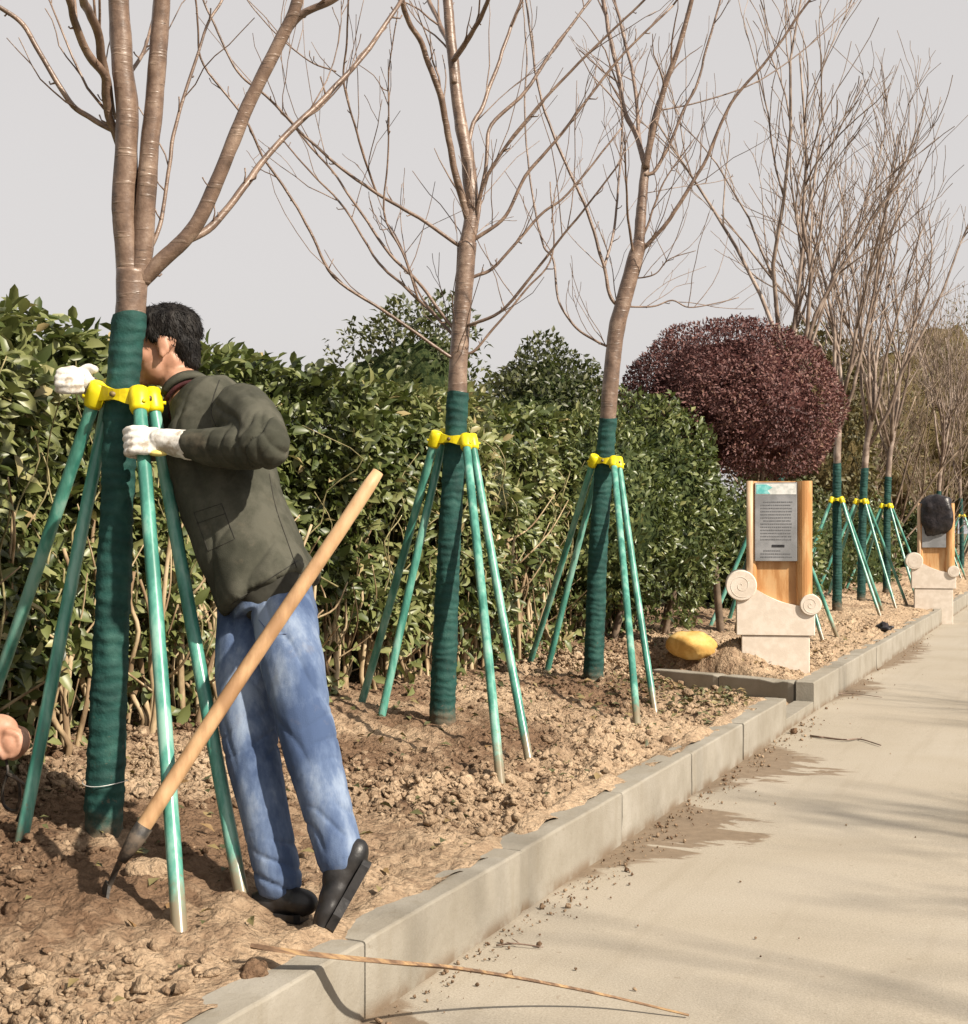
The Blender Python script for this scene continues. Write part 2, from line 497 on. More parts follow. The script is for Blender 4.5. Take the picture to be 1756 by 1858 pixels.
MAT['reed'] = simple('dry_split_cane', [(0.2, (0.13, 0.075, 0.042)), (0.5, (0.25, 0.15, 0.085)), (0.85, (0.42, 0.27, 0.13))], 7, 0.7, 0.3, 80, stretch=(1, 6, 6))
MAT['stone'] = simple('pale_dressed_stone', [(0.25, (0.72, 0.63, 0.535)), (0.6, (0.77, 0.68, 0.585)), (0.85, (0.81, 0.72, 0.63))], 14, 0.9, 0.35, 140, 0.003, spec=0.2)
MAT['board'] = simple('orange_varnished_wood', [(0.2, (0.48, 0.235, 0.085)), (0.5, (0.58, 0.315, 0.13)), (0.85, (0.64, 0.39, 0.185))], 4, 0.42, 0.2, 40, stretch=(5, 5, 0.8))
MAT['board_pale'] = simple('pale_board_edge', [(0.2, (0.50, 0.33, 0.20)), (0.8, (0.66, 0.48, 0.32))], 6, 0.6, stretch=(9, 9, 0.8))
MAT['plate'] = simple('grey_metal_plate', [(0.2, (0.22, 0.225, 0.235)), (0.8, (0.32, 0.325, 0.34))], 6, 0.42, spec=0.5)
MAT['print'] = simple('grey_print', [(0.2, (0.13, 0.135, 0.15)), (0.8, (0.19, 0.195, 0.21))], 60, 0.6)
MAT['black_print'] = simple('black_print', [(0.2, (0.01, 0.01, 0.012)), (0.8, (0.025, 0.025, 0.03))], 30, 0.6)
MAT['black_bag'] = simple('black_plastic_bag', [(0.2, (0.010, 0.008, 0.010)), (0.8, (0.03, 0.024, 0.026))], 14, 0.35, 0.5, 18, 0.02)
MAT['sack'] = simple('yellow_painted_rock', [(0.25, (0.60, 0.35, 0.09)), (0.6, (0.73, 0.46, 0.14)), (0.85, (0.77, 0.52, 0.20))], 8, 0.8, 0.4, 40)
MAT['pebble'] = simple('pale_pebble', [(0.25, (0.4, 0.36, 0.3)), (0.8, (0.6, 0.56, 0.5))], 25, 0.9)

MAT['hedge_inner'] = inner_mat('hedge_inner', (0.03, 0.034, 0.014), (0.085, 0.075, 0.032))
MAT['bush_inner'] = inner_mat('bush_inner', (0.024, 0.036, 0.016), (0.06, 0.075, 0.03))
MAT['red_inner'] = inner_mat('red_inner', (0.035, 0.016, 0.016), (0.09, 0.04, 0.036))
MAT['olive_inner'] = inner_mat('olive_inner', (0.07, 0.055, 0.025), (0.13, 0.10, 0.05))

def muddy(m, z0, z1, col):
    """Mud splashed on the foot of a thing, with a ragged edge."""
    nt = m.node_tree; p = next(n for n in nt.nodes if n.type == 'BSDF_PRINCIPLED')
    src = p.inputs['Base Color'].links[0].from_socket
    v = nvec(nt); sp = nt.nodes.new('ShaderNodeSeparateXYZ'); nt.links.new(v, sp.inputs[0])
    h = nmath(nt, 'ADD', sp.outputs['Z'], nmath(nt, 'MULTIPLY', nnoise(nt, v, 34, 4), 0.18))
    f = nramp(nt, h, z1, z0, 0.0, 0.85)
    spots = nramp(nt, nnoise(nt, v, 48, 4, 0.6), 0.62, 0.70, 0.0, 0.55)
    f = nmath(nt, 'MAXIMUM', f, nmath(nt, 'MULTIPLY', spots, nramp(nt, sp.outputs['Z'], 0.9, 0.3)))
    nt.links.new(nmix(nt, src, col, f), p.inputs['Base Color'])
muddy(MAT['stake'], 0.36, 0.46, (0.27, 0.19, 0.12))
muddy(MAT['wrap'], 0.36, 0.48, (0.17, 0.12, 0.08))
MAT['hazed_bark'] = simple('hazed_bark', [(0.25, (0.15, 0.105, 0.08)), (0.55, (0.25, 0.185, 0.145)), (0.85, (0.36, 0.285, 0.235))], 7, 0.6)  # paler than the near bark: haze of distance put into the colour

def cloth(name, stops, scale=6, wr=14, wdist=0.010, wstr=0.55, weave=330, stretch=(1, 1, 1)):
    """Woven cloth: blotchy dye, small sharp wrinkles, fine weave."""
    m, nt, p, out = new_mat(name)
    v = nvec(nt, 'pos', stretch)
    c = ncol(nt, stops, nramp(nt, nnoise(nt, v, scale, 6, 0.65), 0.25, 0.75))
    dust = nramp(nt, nnoise(nt, nvec(nt), 9, 5, 0.7), 0.56, 0.78, 0.0, 0.28)
    c = nmix(nt, c, (0.30, 0.24, 0.17), dust)
    nt.links.new(c, p.inputs['Base Color'])
    p.inputs['Roughness'].default_value = 0.92; p.inputs['Specular IOR Level'].default_value = 0.15
    rdg = nt.nodes.new('ShaderNodeTexNoise'); rdg.noise_type = 'RIDGED_MULTIFRACTAL'
    rdg.inputs['Scale'].default_value = wr; rdg.inputs['Detail'].default_value = 3; rdg.inputs['Distortion'].default_value = 0.6
    nt.links.new(nvec(nt, 'pos', (1, 1, 0.55)), rdg.inputs['Vector'])
    n1 = nbump(nt, p, rdg.outputs['Fac'], wstr, wdist)
    nbump(nt, p, nnoise(nt, nvec(nt), weave, 3, 0.6), 0.5, 0.0015, n1)
    return m

# ------------------------------------------------------------------ ground, road, kerb, soil bed
KX = -1.53                      # road face of the kerb
KW = 0.13                       # kerb width
KH = 0.19                       # kerb height
GAP0, GAP1 = 7.95, 8.86         # opening in the kerb where a short path enters the bed
RET_L = (-2.75, 9.30)           # far end of the kerb return beside that path
TREE_X = -2.5
MOUNDS = []                     # (x, y, height, radius)

def cells(x, y, size, seed):
    """Distance to the nearest scattered point (in cells) and a random value of that point."""
    u, v = np.asarray(x, float) / size, np.asarray(y, float) / size
    w = 0.35 * noise3(np.stack([u * 0.7, v * 0.7, u * 0], -1), seed + 50); u = u + w; v = v - w
    iu, iv = np.floor(u).astype(np.int64), np.floor(v).astype(np.int64)
    best = np.full(u.shape, 9.0); val = np.zeros(u.shape)
    for a in (-1, 0, 1):
        for b in (-1, 0, 1):
            z0 = np.zeros_like(iu)
            pu = iu + a + hashn(iu + a, iv + b, z0, seed); pv = iv + b + hashn(iu + a, iv + b, z0 + 1, seed)
            d = np.hypot(pu - u, pv - v); m = d < best
            best = np.where(m, d, best); val = np.where(m, hashn(iu + a, iv + b, z0 + 2, seed), val)
    return best, val

def soil_h(x, y, detail=True):
    x = np.asarray(x, float); y = np.asarray(y, float)
    t = np.clip((-1.66 - x) / 1.7, 0, 1.6)
    z = 0.165 + 0.19 * np.minimum(t, 1.0) ** 0.9
    for mx, my, mh, mr in MOUNDS:
        z = z + mh * np.exp(-((x - mx) ** 2 + (y - my) ** 2) / (2 * mr * mr))
    # hollow of the path
    k = (RET_L[1] - GAP1) / (KX - RET_L[0])
    yb = GAP1 + (KX - x) * k
    inpath = smooth(GAP0 - 0.12, GAP0 + 0.15, y) * smooth(0.10, 0.05, y - yb) * smooth(-2.9, -2.2, x)
    lim = KH - 0.022 + np.maximum(0, y - yb - 0.09) * 1.0
    z = np.where((y > yb - 0.3) & (x > RET_L[0] - 0.35), np.minimum(z, lim + 0.6 * smooth(RET_L[0] + 0.02, RET_L[0] - 0.35, x)), z)
    z = z * (1 - inpath) + 0.06 * inpath
    p = np.stack([x, y, np.zeros_like(x)], -1)
    z = z + 0.022 * fbm(p * 1.9, 3, 3) * smooth(-1.66, -1.9, x)
    if detail:
        edge = smooth(-1.655, -1.78, x)
        rough = 0.5 + 0.5 * smooth(-0.25, 0.35, fbm(p * 1.1, 2, 9))
        n = fbm(p * 9.0, 4, 21, 0.6)
        r = 1 - np.abs(fbm(p * 14.0, 3, 33, 0.55))
        c1, cr = cells(x, y, 0.042, 5); c2, cr2 = cells(x, y, 0.024, 8)
        z = z + edge * (1 - 0.9 * inpath) * rough * (0.027 * (cr ** 1.6) * np.clip(1 - c1 * 1.5, 0, 1) ** 0.6 + 0.008 * cr2 * np.clip(1 - c2 * 1.5, 0, 1) ** 0.6)
        z = z + edge * (1 - 0.8 * inpath) * rough * (0.024 * n + 0.028 * (r - 0.6))
    return z

def on_soil(px, py, z0=0.25):
    z = z0
    for _ in range(40):
        d = (HC - z) * FPX / (py - 965.0)
        q = W(px, py, d)
        z = 0.5 * z + 0.5 * float(soil_h(q[0], q[1], False))
    return q, d

def on_plane(px, py, z):
    d = (HC - z) * FPX / (py - 965.0)
    return W(px, py, d), d

def on_x(px, py, x):
    k = (px - 878.0) / FPX * CP - SP
    d = x / k
    return W(px, py, d), d

T_BASE = []
for (px, py) in ((183, 1530), (800, 1325), (1075, 1245)):
    q, d = on_soil(px, py, 0.28)
    T_BASE.append((q, d))
for q, d in T_BASE:
    MOUNDS.append((q[0] + 0.12, q[1] - 0.12, 0.035, 0.33))
MOUNDS.append((-2.16, 9.50, 0.15, 0.14)); MOUNDS.append((-2.7, 9.9, 0.05, 0.4))     # earth heaped against the sign's foot
MOUNDS.append((-1.95, 2.55, 0.035, 0.30))

# wide ground sheet that reaches the horizon
g = add('ground', mesh_from('ground', [(-900, -900, -0.06), (900, -900, -0.06), (900, 900, -0.06), (-900, 900, -0.06)], [(0, 1, 2, 3)],
        [simple('far_ground', [(0.3, (0.12, 0.10, 0.055)), (0.7, (0.22, 0.18, 0.10))], 0.4, 0.95)], shade=False), kind='structure')
road_v = []; ys = np.concatenate([np.arange(-12, 14, 0.5), np.arange(14, 260, 6.0)]); xs = np.array([KX - 0.06, -1.2, -0.8, -0.3, 0.5, 2.0, 4.0, 5.35])
X, Y = np.meshgrid(xs, ys)
P = np.stack([X, Y, np.zeros_like(X)], -1)
Z = 0.004 * fbm(P * 0.7, 2, 5) * smooth(0, 0.5, X - KX)
nV = np.stack([X, Y, Z], -1).reshape(-1, 3); nx = len(xs)
idx = np.arange(len(ys) * nx).reshape(len(ys), nx)
Fq = np.stack([idx[:-1, :-1], idx[:-1, 1:], idx[1:, 1:], idx[1:, :-1]], -1).reshape(-1, 4)
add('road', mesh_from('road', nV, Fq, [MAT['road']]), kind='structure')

# kerb: single stones with open joints
kerb = bpy.data.objects.new('kerb', None); COL.objects.link(kerb); kerb['kind'] = 'structure'
def kerb_stone_mesh(L, seed, chips=True):
    m = MB()
    ny = max(4, int(L / 0.035)); prof = []
    b = 0.007
    P2 = [(0, -0.05), (0, 0.05), (0, KH * 0.55), (0, KH - b), (-b * 0.3, KH - b * 0.3), (-b, KH), (-KW * 0.5, KH + 0.001), (-KW + b, KH), (-KW + b * 0.3, KH - b * 0.3), (-KW, KH - b), (-KW, -0.05)]
    rings = []
    for k in range(ny + 1):
        y = L * k / ny
        e = min(y, L - y); inset = 0.007 * (1 - min(e / 0.010, 1.0))
        R = []
        for (x, z) in P2:
            q = np.array([x * 9, y * 9, z * 9])
            n = float(fbm(q[None] + seed * 7.3, 3, seed)[0])
            w = 0.0018 * n
            ed = 1.0 if (abs(x + KW / 2) > KW / 2 - 0.02 and z > KH - 0.03) else 0.0
            chip = ed * max(0.0, float(fbm(np.array([[y * 5 + seed * 3.1, x * 3, 0.3]]), 3, seed + 4)[0]) - 0.55) * 0.025
            R.append((x * (1 - 0.02) + (w - chip if x > -KW / 2 else -w) - (inset if x > -KW / 2 else -inset), y, z + w - chip - inset * (z > 0.1)))
        rings.append(np.array(R))
    m.loft(rings)
    return m.mesh('kerb_stone', MAT['kerb'], shade=False)
kvars = [kerb_stone_mesh(0.988, s) for s in range(5)]
y = -3.15; kk = 0
joints = []
while y < 46:
    L = 0.988
    if y < GAP0 and y + 1.0 > GAP0 - 0.02:
        dk = add('kerb_stone', kerb_stone_mesh(GAP1 - GAP0 - 0.012, 23), kerb, (KX, GAP0 + 0.004, 0.0), None, (1, 1, 0.36))
        me = kerb_stone_mesh(GAP0 - y, 21)
        add('kerb_stone', me, kerb, (KX, y, 0.0)); y = GAP1; continue
    add('kerb_stone', kvars[kk % 5], kerb, (KX + rng.normal() * 0.0022, y, rng.normal() * 0.002), (0, 0, rng.normal() * 0.002)); kk += 1
    y += 1.0
far = add('kerb_stone', mesh_from('kerb_run', [(KX, 46, 0), (KX, 240, 0), (KX, 240, KH), (KX, 46, KH), (KX - KW, 46, KH), (KX - KW, 240, KH)],
          [(0, 1, 2, 3), (3, 2, 5, 4)], [MAT['kerb']], shade=False), kerb)
# kerb return along the path into the bed (two stones), turned into the bed
rx, ry = RET_L[0] - (KX - KW), RET_L[1] - GAP1
Lr = math.hypot(rx, ry); ar = math.atan2(ry, rx) - math.pi / 2
for k in range(2):
    me = kerb_stone_mesh(Lr / 2 - 0.008, 31 + k)
    add('kerb_stone', me, kerb, (KX - KW - 0.012 + rx * k / 2 + math.cos(ar) * KW, GAP1 + ry * k / 2 + math.sin(ar) * KW, -0.006), (0, 0, ar))
# path slab inside the opening
add('path', mesh_from('path', [(KX - 0.01, GAP0 - 0.05, 0.012), (KX - 0.01, GAP1 + 0.05, 0.012), (-3.0, 9.6, 0.012), (-3.0, GAP0 - 0.05, 0.012)], [(0, 1, 2, 3)], [MAT['kerb']], shade=False), kind='structure')
# far side of the road
add('verge', mesh_from('verge', [(5.35, -12, -0.02), (5.35, -12, 0.13), (60, -12, 0.13), (60, 250, 0.13), (5.35, 250, 0.13), (5.35, 250, -0.02)], [(0, 1, 4, 5), (1, 2, 3, 4)],
    [simple('verge_turf', [(0.3, (0.10, 0.09, 0.035)), (0.7, (0.2, 0.17, 0.08))], 6, 0.95)], shade=False), kind='structure')

# soil bed: one fine sheet near, coarser far
def soil_sheet():
    ys = [0.6]
    while ys[-1] < 60:
        y = ys[-1]
        ys.append(y + (0.0095 if 1.9 < y < 4.4 else 0.013 if 4.4 <= y < 7.0 else 0.026 if y < 11 else 0.06 if y < 20 else 0.3))
    ys = np.array(ys)
    xs = np.concatenate([-1.585 - np.arange(0, 0.06, 0.0105), -1.645 - np.arange(0, 1.55, 0.0105), -3.21 - np.arange(0, 1.2, 0.05), -4.5 - np.arange(0, 8, 0.8)])
    X, Y = np.meshgrid(xs, ys)
    Z = soil_h(X, Y)
    near = smooth(-1.70, -1.655, X)
    spill = KH + 0.009 + 0.024 * fbm(np.stack([X, Y, X * 0], -1) * np.array([9, 5, 1]), 4, 55) - 0.20 * np.maximum(0, X + 1.655)
    Z = Z * (1 - near) + spill * near
    Z = np.where((Y > GAP0 - 0.1) & (Y < GAP1 + 0.05), np.minimum(Z, 0.06 - 0.9 * np.maximum(0, X + 1.72)), Z)
    Z = np.where((X > -1.66) & (Y < 1.2), 0.1, Z)
    V = np.stack([X, Y, Z], -1).reshape(-1, 3)
    n = len(xs); idx = np.arange(len(ys) * n).reshape(len(ys), n)
    F = np.stack([idx[:-1, :-1], idx[1:, :-1], idx[1:, 1:], idx[:-1, 1:]], -1).reshape(-1, 4)
    damp = damp_at(X, Y).ravel()
    return mesh_from('soil_bed', V, F, [MAT['soil']], shade=False, tint=damp)

def damp_at(X, Y):
    """Freshly turned darker earth round the planting holes (a colour of the earth itself)."""
    X = np.asarray(X, float); Y = np.asarray(Y, float)
    d = np.zeros_like(X)
    for q, _ in T_BASE:
        r2 = ((X - q[0] - 0.10) / 0.42) ** 2 + ((Y - q[1] + 0.10) / 0.55) ** 2
        d = np.maximum(d, np.exp(-r2 * 0.6))
    p = np.stack([X, Y, np.zeros_like(X)], -1)
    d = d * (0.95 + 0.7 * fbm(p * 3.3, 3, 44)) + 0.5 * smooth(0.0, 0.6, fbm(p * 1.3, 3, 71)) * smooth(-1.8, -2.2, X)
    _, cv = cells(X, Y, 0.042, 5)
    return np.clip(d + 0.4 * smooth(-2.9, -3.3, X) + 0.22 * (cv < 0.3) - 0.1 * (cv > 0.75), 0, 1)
add('soil_bed', soil_sheet(), kind='structure')

# loose clods and crumbs
def ico(sub=1):
    bm = bmesh.new(); bmesh.ops.create_icosphere(bm, subdivisions=sub, radius=1.0); bm.verts.index_update()
    V = np.array([v.co[:] for v in bm.verts]); F = np.array([[v.index for v in f.verts] for f in bm.faces]); bm.free()
    return V, F
IV, IF = ico(1)
def clods(n, seed):
    r = np.random.default_rng(seed)
    y = np.concatenate([r.uniform(1.9, 4.6, n // 2), r.uniform(4.3, 11.0, n // 3), r.uniform(9, 22, n - n // 2 - n // 3)])
    x = -1.69 - r.beta(1.1, 1.1, n) * 1.75
    p = np.stack([x, y, np.zeros(n)], -1)
    keep = fbm(p * 1.1, 2, 9) + r.uniform(-0.45, 0.6, n) > -0.05
    inpath = (y > GAP0 - 0.05) & (y < GAP1 + 0.1 + (KX - x) * 0.45) & (x > -2.5)
    keep &= ~inpath
    x, y = x[keep], y[keep]; n = len(x)
    s = np.clip(np.exp(r.normal(-4.72, 0.5, n)), 0.003, 0.03)
    z = soil_h(x, y) + s * 0.18
    A = r.normal(size=(n, 3, 3)); Q, _ = np.linalg.qr(A)
    sc = r.uniform(0.45, 1.3, (n, 3)) * s[:, None]
    rad = 1 + 0.95 * (r.random((n, len(IV))) - 0.5)
    V = IV[None] * rad[:, :, None] * sc[:, None, :]
    V = np.einsum('nij,nvj->nvi', Q, V); V[:, :, 2] *= 0.8
    V += np.stack([x, y, z], -1)[:, None, :]
    F = IF[None] + (np.arange(n) * len(IV))[:, None, None]
    tint = np.repeat(np.clip(damp_at(x, y) + r.normal(0, 0.24, n) - 0.05, 0, 1), len(IV))
    return mesh_from('soil_clods', V.reshape(-1, 3), F.reshape(-1, 3), [MAT['soil']], shade=False, tint=tint)
add('soil_clods', clods(42000, 5), kind='stuff', label='loose clods and crumbs of dry brown earth over the bed', category='soil')

# spilled crumbs along the kerb foot on the road
def crumbs(n, seed):
    r = np.random.default_rng(seed)
    y = np.concatenate([r.uniform(2.2, 8.6, int(n * 0.8)), r.uniform(9.0, 16, n - int(n * 0.8))])
    x = KX + 0.02 + np.abs(r.normal(0, 0.07, n)) + (r.random(n) < 0.05) * r.uniform(0, 1.3, n)
    s = np.clip(np.exp(r.normal(-5.7, 0.5, n)), 0.0015, 0.011)
    A = r.normal(size=(n, 3, 3)); Q, _ = np.linalg.qr(A)
    V = IV[None] * (1 + 0.9 * (r.random((n, len(IV))) - 0.5))[:, :, None] * (r.uniform(0.6, 1.1, (n, 3)) * s[:, None])[:, None, :]
    V = np.einsum('nij,nvj->nvi', Q, V) + np.stack([x, y, 0.004 + s * 0.35], -1)[:, None, :]
    F = IF[None] + (np.arange(n) * len(IV))[:, None, None]
    return mesh_from('soil_crumbs', V.reshape(-1, 3), F.reshape(-1, 3), [MAT['soil']], shade=False, tint=np.repeat(r.uniform(0.2, 0.9, n), len(IV)))
add('soil_crumbs', crumbs(900, 8), kind='stuff', label='spilled crumbs of soil on the road along the kerb', category='soil')

# a few big clods one can point at
def lump(name, c, r, mat, seed, label, cat, group=None, amp=0.35, sub=3, tint=0.5, flat=0.0):
    V, F = ico(sub)
    d = 1 + amp * fbm(V * 1.4 + seed * 3.1, 4, seed, 0.55)
    V = V * d[:, None] * np.asarray(r)
    if flat: V[:, 2] = np.maximum(V[:, 2], -flat * r[2])
    me = mesh_from(name, V, F, [mat], shade=sub > 2, tint=np.full(len(V), tint))
    o = add(name, me, None, tuple(c), (0, 0, seed), label=label, category=cat)
    if group: o['group'] = group
    return o
q, _ = on_soil(455, 1772, 0.19)
lump('soil_clod', (q[0], q[1], q[2] + 0.008), (0.034, 0.03, 0.026), MAT['soil'], 3, 'dark brown clod on the soil just below the split cane\'s left end', 'clod', tint=0.95)
q, _ = on_soil(840, 1420, 0.2)
lump('soil_clod', (q[0], q[1], q[2] + 0.005), (0.05, 0.035, 0.02), MAT['soil'], 7, 'flat pale clod left of the second support\'s nearest stake foot', 'clod', tint=0.0)
q, _ = on_soil(330, 1580, 0.2)
q, _ = on_soil(270, 1590, 0.2)
lump('soil_clod', (q[0], q[1], q[2] + 0.008), (0.055, 0.05, 0.035), MAT['soil'], 12, 'broad crumbling clod beside the hoe blade under the first tree', 'clod', tint=0.15)
q, _ = on_plane(1440, 1330, 0.004)
lump('soil_clod', (q[0], q[1], 0.014), (0.022, 0.02, 0.02), MAT['soil'], 15, 'small dark clod alone on the road past the kerb opening', 'clod', tint=1.0, sub=2)
q, _ = on_soil(1048, 1194, 0.33)
lump('pebble', (q[0], q[1], q[2] + 0.02), (0.028, 0.026, 0.026), MAT['pebble'], 4, 'small white pebble in front of the hedge left of third trunk', 'pebble', sub=2, amp=0.2)
q = W(1254, 1155, 9.62)
lump('rock', (q[0], q[1], float(soil_h(q[0], q[1], False)) + 0.075), (0.19, 0.12, 0.10), MAT['sack'], 6, 'smooth orange yellow rock on the soil left of stone sign base', 'rock', amp=0.11, sub=4)

# ------------------------------------------------------------------ young trees and their supports
def branch_geo(mb, pts, r0, r1, n=7, per=6, spurs=0, seed=0, rough=0.10):
    C = catmull(pts, per)
    seg = np.linalg.norm(np.diff(C, axis=0), axis=1); L = np.concatenate([[0], np.cumsum(seg)]); L /= L[-1]
    rad = r0 + (r1 - r0) * L ** 0.85
    r = np.random.default_rng(seed + 100)
    if r0 < 0.02:
        C = C + (fbm(C * 9, 2, seed)[:, None] * np.array([0.5, 0.4, 0.2]) * r0 * 0.8) * np.minimum(L * 6, 1)[:, None]
    mb.tube(C, rad, n, rough=rough, seed=seed)
    for _ in range(spurs):
        k = int(r.integers(1, len(C) - 1)); t = C[k] - C[k - 1]; t /= np.linalg.norm(t) + 1e-9
        d = r.normal(size=3); d -= t * (d @ t) * 0.6; d /= np.linalg.norm(d)
        l = r.uniform(0.015, 0.06)
        a = C[k]; b = a + d * l * 0.6 + t * l * 0.4; c = b + (d * 0.5 + np.array([0, 0, 0.8])) * l * 0.35
        mb.tube(np.array([a, b, c]), [min(rad[k] * 0.6, 0.004), 0.0022, 0.0028], 4)

def grow(mb, p, d, L, r, depth, rg, spread=0.5, up=0.35, kids=(4, 6), nside=5, minr=0.0016):
    """One bare branch with its side twigs, appended to a single part."""
    k = 6; pts = [np.array(p, float)]; dd = np.array(d, float); dd /= np.linalg.norm(dd)
    for i in range(k):
        dd = dd + rg.normal(0, 0.125, 3) + np.array([0, 0, up * 0.16]); dd /= np.linalg.norm(dd)
        pts.append(pts[-1] + dd * L / k)
    pts = np.array(pts)
    rad = np.linspace(r, max(r * 0.35, minr), len(pts))
    mb.tube(pts, rad, nside, cap=depth > 0)
    if depth == 0: return
    nk = int(rg.integers(kids[0], kids[1] + 1))
    for j in range(nk):
        t = rg.uniform(0.22, 0.98); f = t * k; i = min(int(f), k - 1)
        q = pts[i] + (pts[i + 1] - pts[i]) * (f - i)
        ax = pts[i + 1] - pts[i]; ax /= np.linalg.norm(ax)
        side = rg.normal(size=3); side -= ax * (side @ ax); side /= np.linalg.norm(side)
        nd = ax * (1 - spread * 0.45) + side * spread + np.array([0, 0, up])
        grow(mb, q, nd, L * rg.uniform(0.38, 0.66) * (1.15 - 0.5 * t), max(np.interp(t, [0, 1], [rad[0], rad[-1]]) * 0.62, minr), depth - 1, rg, spread, up, kids, max(nside - 1, 3), minr)

def wrap_mesh(C, R, seed):
    """Cloth strip wound up the trunk: overlapping turns stand proud, the edges wander."""
    seg = np.linalg.norm(np.diff(C, axis=0), axis=1); L = np.concatenate([[0], np.cumsum(seg)])
    m = int(L[-1] / 0.009); t = np.linspace(0, L[-1], m)
    P = np.stack([np.interp(t, L, C[:, k]) for k in range(3)], -1)
    rad = np.interp(t, L, R)
    n = 28; ang = np.linspace(0, 2 * math.pi, n, endpoint=False)
    V = np.zeros((m, n, 3))
    for i in range(m):
        ph = t[i] / 0.085 + ang / (2 * math.pi) + 0.15 * np.sin(t[i] * 9 + seed)
        saw = ph - np.floor(ph)
        lift = 0.0030 * np.exp(-saw * 5) + 0.0012 * (1 - saw)
        q = np.stack([np.cos(ang) * 2.5, np.sin(ang) * 2.5, np.full(n, t[i] * 16)], -1)
        w = 0.0032 * fbm(q, 3, seed) + 0.0007 * np.sin(t[i] * 170 + ang * 2 + 5 * fbm(q * 0.6, 2, seed + 5))
        r = rad[i] + 0.004 + lift + w
        V[i] = P[i] + np.stack([r * np.cos(ang), r * np.sin(ang), 0.004 * np.sin(ang * 2 + seed) * (i in (0, m - 1))], -1)
    idx = np.arange(m * n).reshape(m, n)
    nxt = np.roll(idx, -1, axis=1)
    F = np.stack([idx[:-1], nxt[:-1], nxt[1:], idx[1:]], -1).reshape(-1, 4)
    return mesh_from('wrap', V.reshape(-1, 3), F, [MAT['wrap']])

def support(tops, feet, label, axis_pt, group, n_notch=0):
    """Four coated stakes held round the trunk by a yellow plastic collar."""
    base = np.mean(feet, axis=0)
    root = empty('tree_support', tuple(base), label, 'tree support', group)
    tops = [np.array(t, float) for t in tops]; feet = [np.array(f, float) for f in feet]
    for k, (t, f) in enumerate(zip(tops, feet)):
        u = (t - f) / np.linalg.norm(t - f)
        a = f - u * 0.10; b = t + u * 0.012
        s = np.linspace(0, 1, 30)[:, None]
        C = a + (b - a) * s
        bow = np.cross(u, [0.3, 0.8, 0.1]); C += bow * (0.006 * np.sin(s * math.pi) * (1 if k % 2 else -1))
        mb = MB(); rr = 0.0185 * (1 + 0.02 * np.sin(np.arange(30) * 2.3 + k))
        mb.tube(C, rr, 14)
        st = child('stake', mb.mesh('stake', MAT['stake']), root)
    c = np.array(axis_pt, float)
    # order corners round the trunk
    order = sorted(range(4), key=lambda i: math.atan2(tops[i][1] - c[1], tops[i][0] - c[0]))
    for i in range(4):
        t = tops[order[i]]; f = feet[order[i]]; u = (f - t) / np.linalg.norm(f - t)
        mb = MB()
        out = t - c; out[2] = 0; out /= np.linalg.norm(out) + 1e-9
        P = np.array([t - u * 0.030, t - u * 0.026, t + u * 0.000, t + u * 0.034, t + u * 0.044])
        mb.tube(P, [0.020, 0.0265, 0.0285, 0.0270, 0.0235], 12)
        side = np.cross(u, out); side /= np.linalg.norm(side)
        mb.tube(np.array([t + out * 0.022 + u * 0.012, t + out * 0.036 + u * 0.012]), 0.006, 6)
        child('socket', mb.mesh('socket', MAT['yellow']), root)
        t2 = tops[order[(i + 1) % 4]]
        mb = MB()
        # web between neighbouring sockets, bowed round the trunk, with a raised rib
        s = np.linspace(0, 1, 9)[:, None]
        mid = (t + t2) / 2; o2 = mid - c; o2[2] = 0; ol = np.linalg.norm(o2); o2 = o2 / (ol + 1e-9)
        push = max(0.0, 0.068 - ol)
        A = t + (t2 - t) * s + o2 * push * np.sin(s * math.pi)
        tang = np.gradient(A, axis=0); tang /= np.linalg.norm(tang, axis=1)[:, None]
        nr = np.cross(tang, [0, 0, 1.0]); nr /= np.linalg.norm(nr, axis=1)[:, None]
        hgt = 0.023 - 0.009 * np.sin(s[:, 0] * math.pi) ** 4
        rings = []
        for j in range(9):
            w = 0.007; h = hgt[j]
            rings.append(np.array([A[j] + nr[j] * w + [0, 0, h], A[j] - nr[j] * w + [0, 0, h], A[j] - nr[j] * w - [0, 0, h], A[j] + nr[j] * w - [0, 0, h]]))
        mb.loft(rings)
        child('band', mb.mesh('band', MAT['yellow'], shade=False), root)
        mb = MB(); m_ = A[4]
        mb.tube(np.array([m_ - nr[4] * 0.016, m_ + nr[4] * 0.016]), 0.0075, 8)
        child('bolt', mb.mesh('bolt', MAT['bolt']), root)
    return root

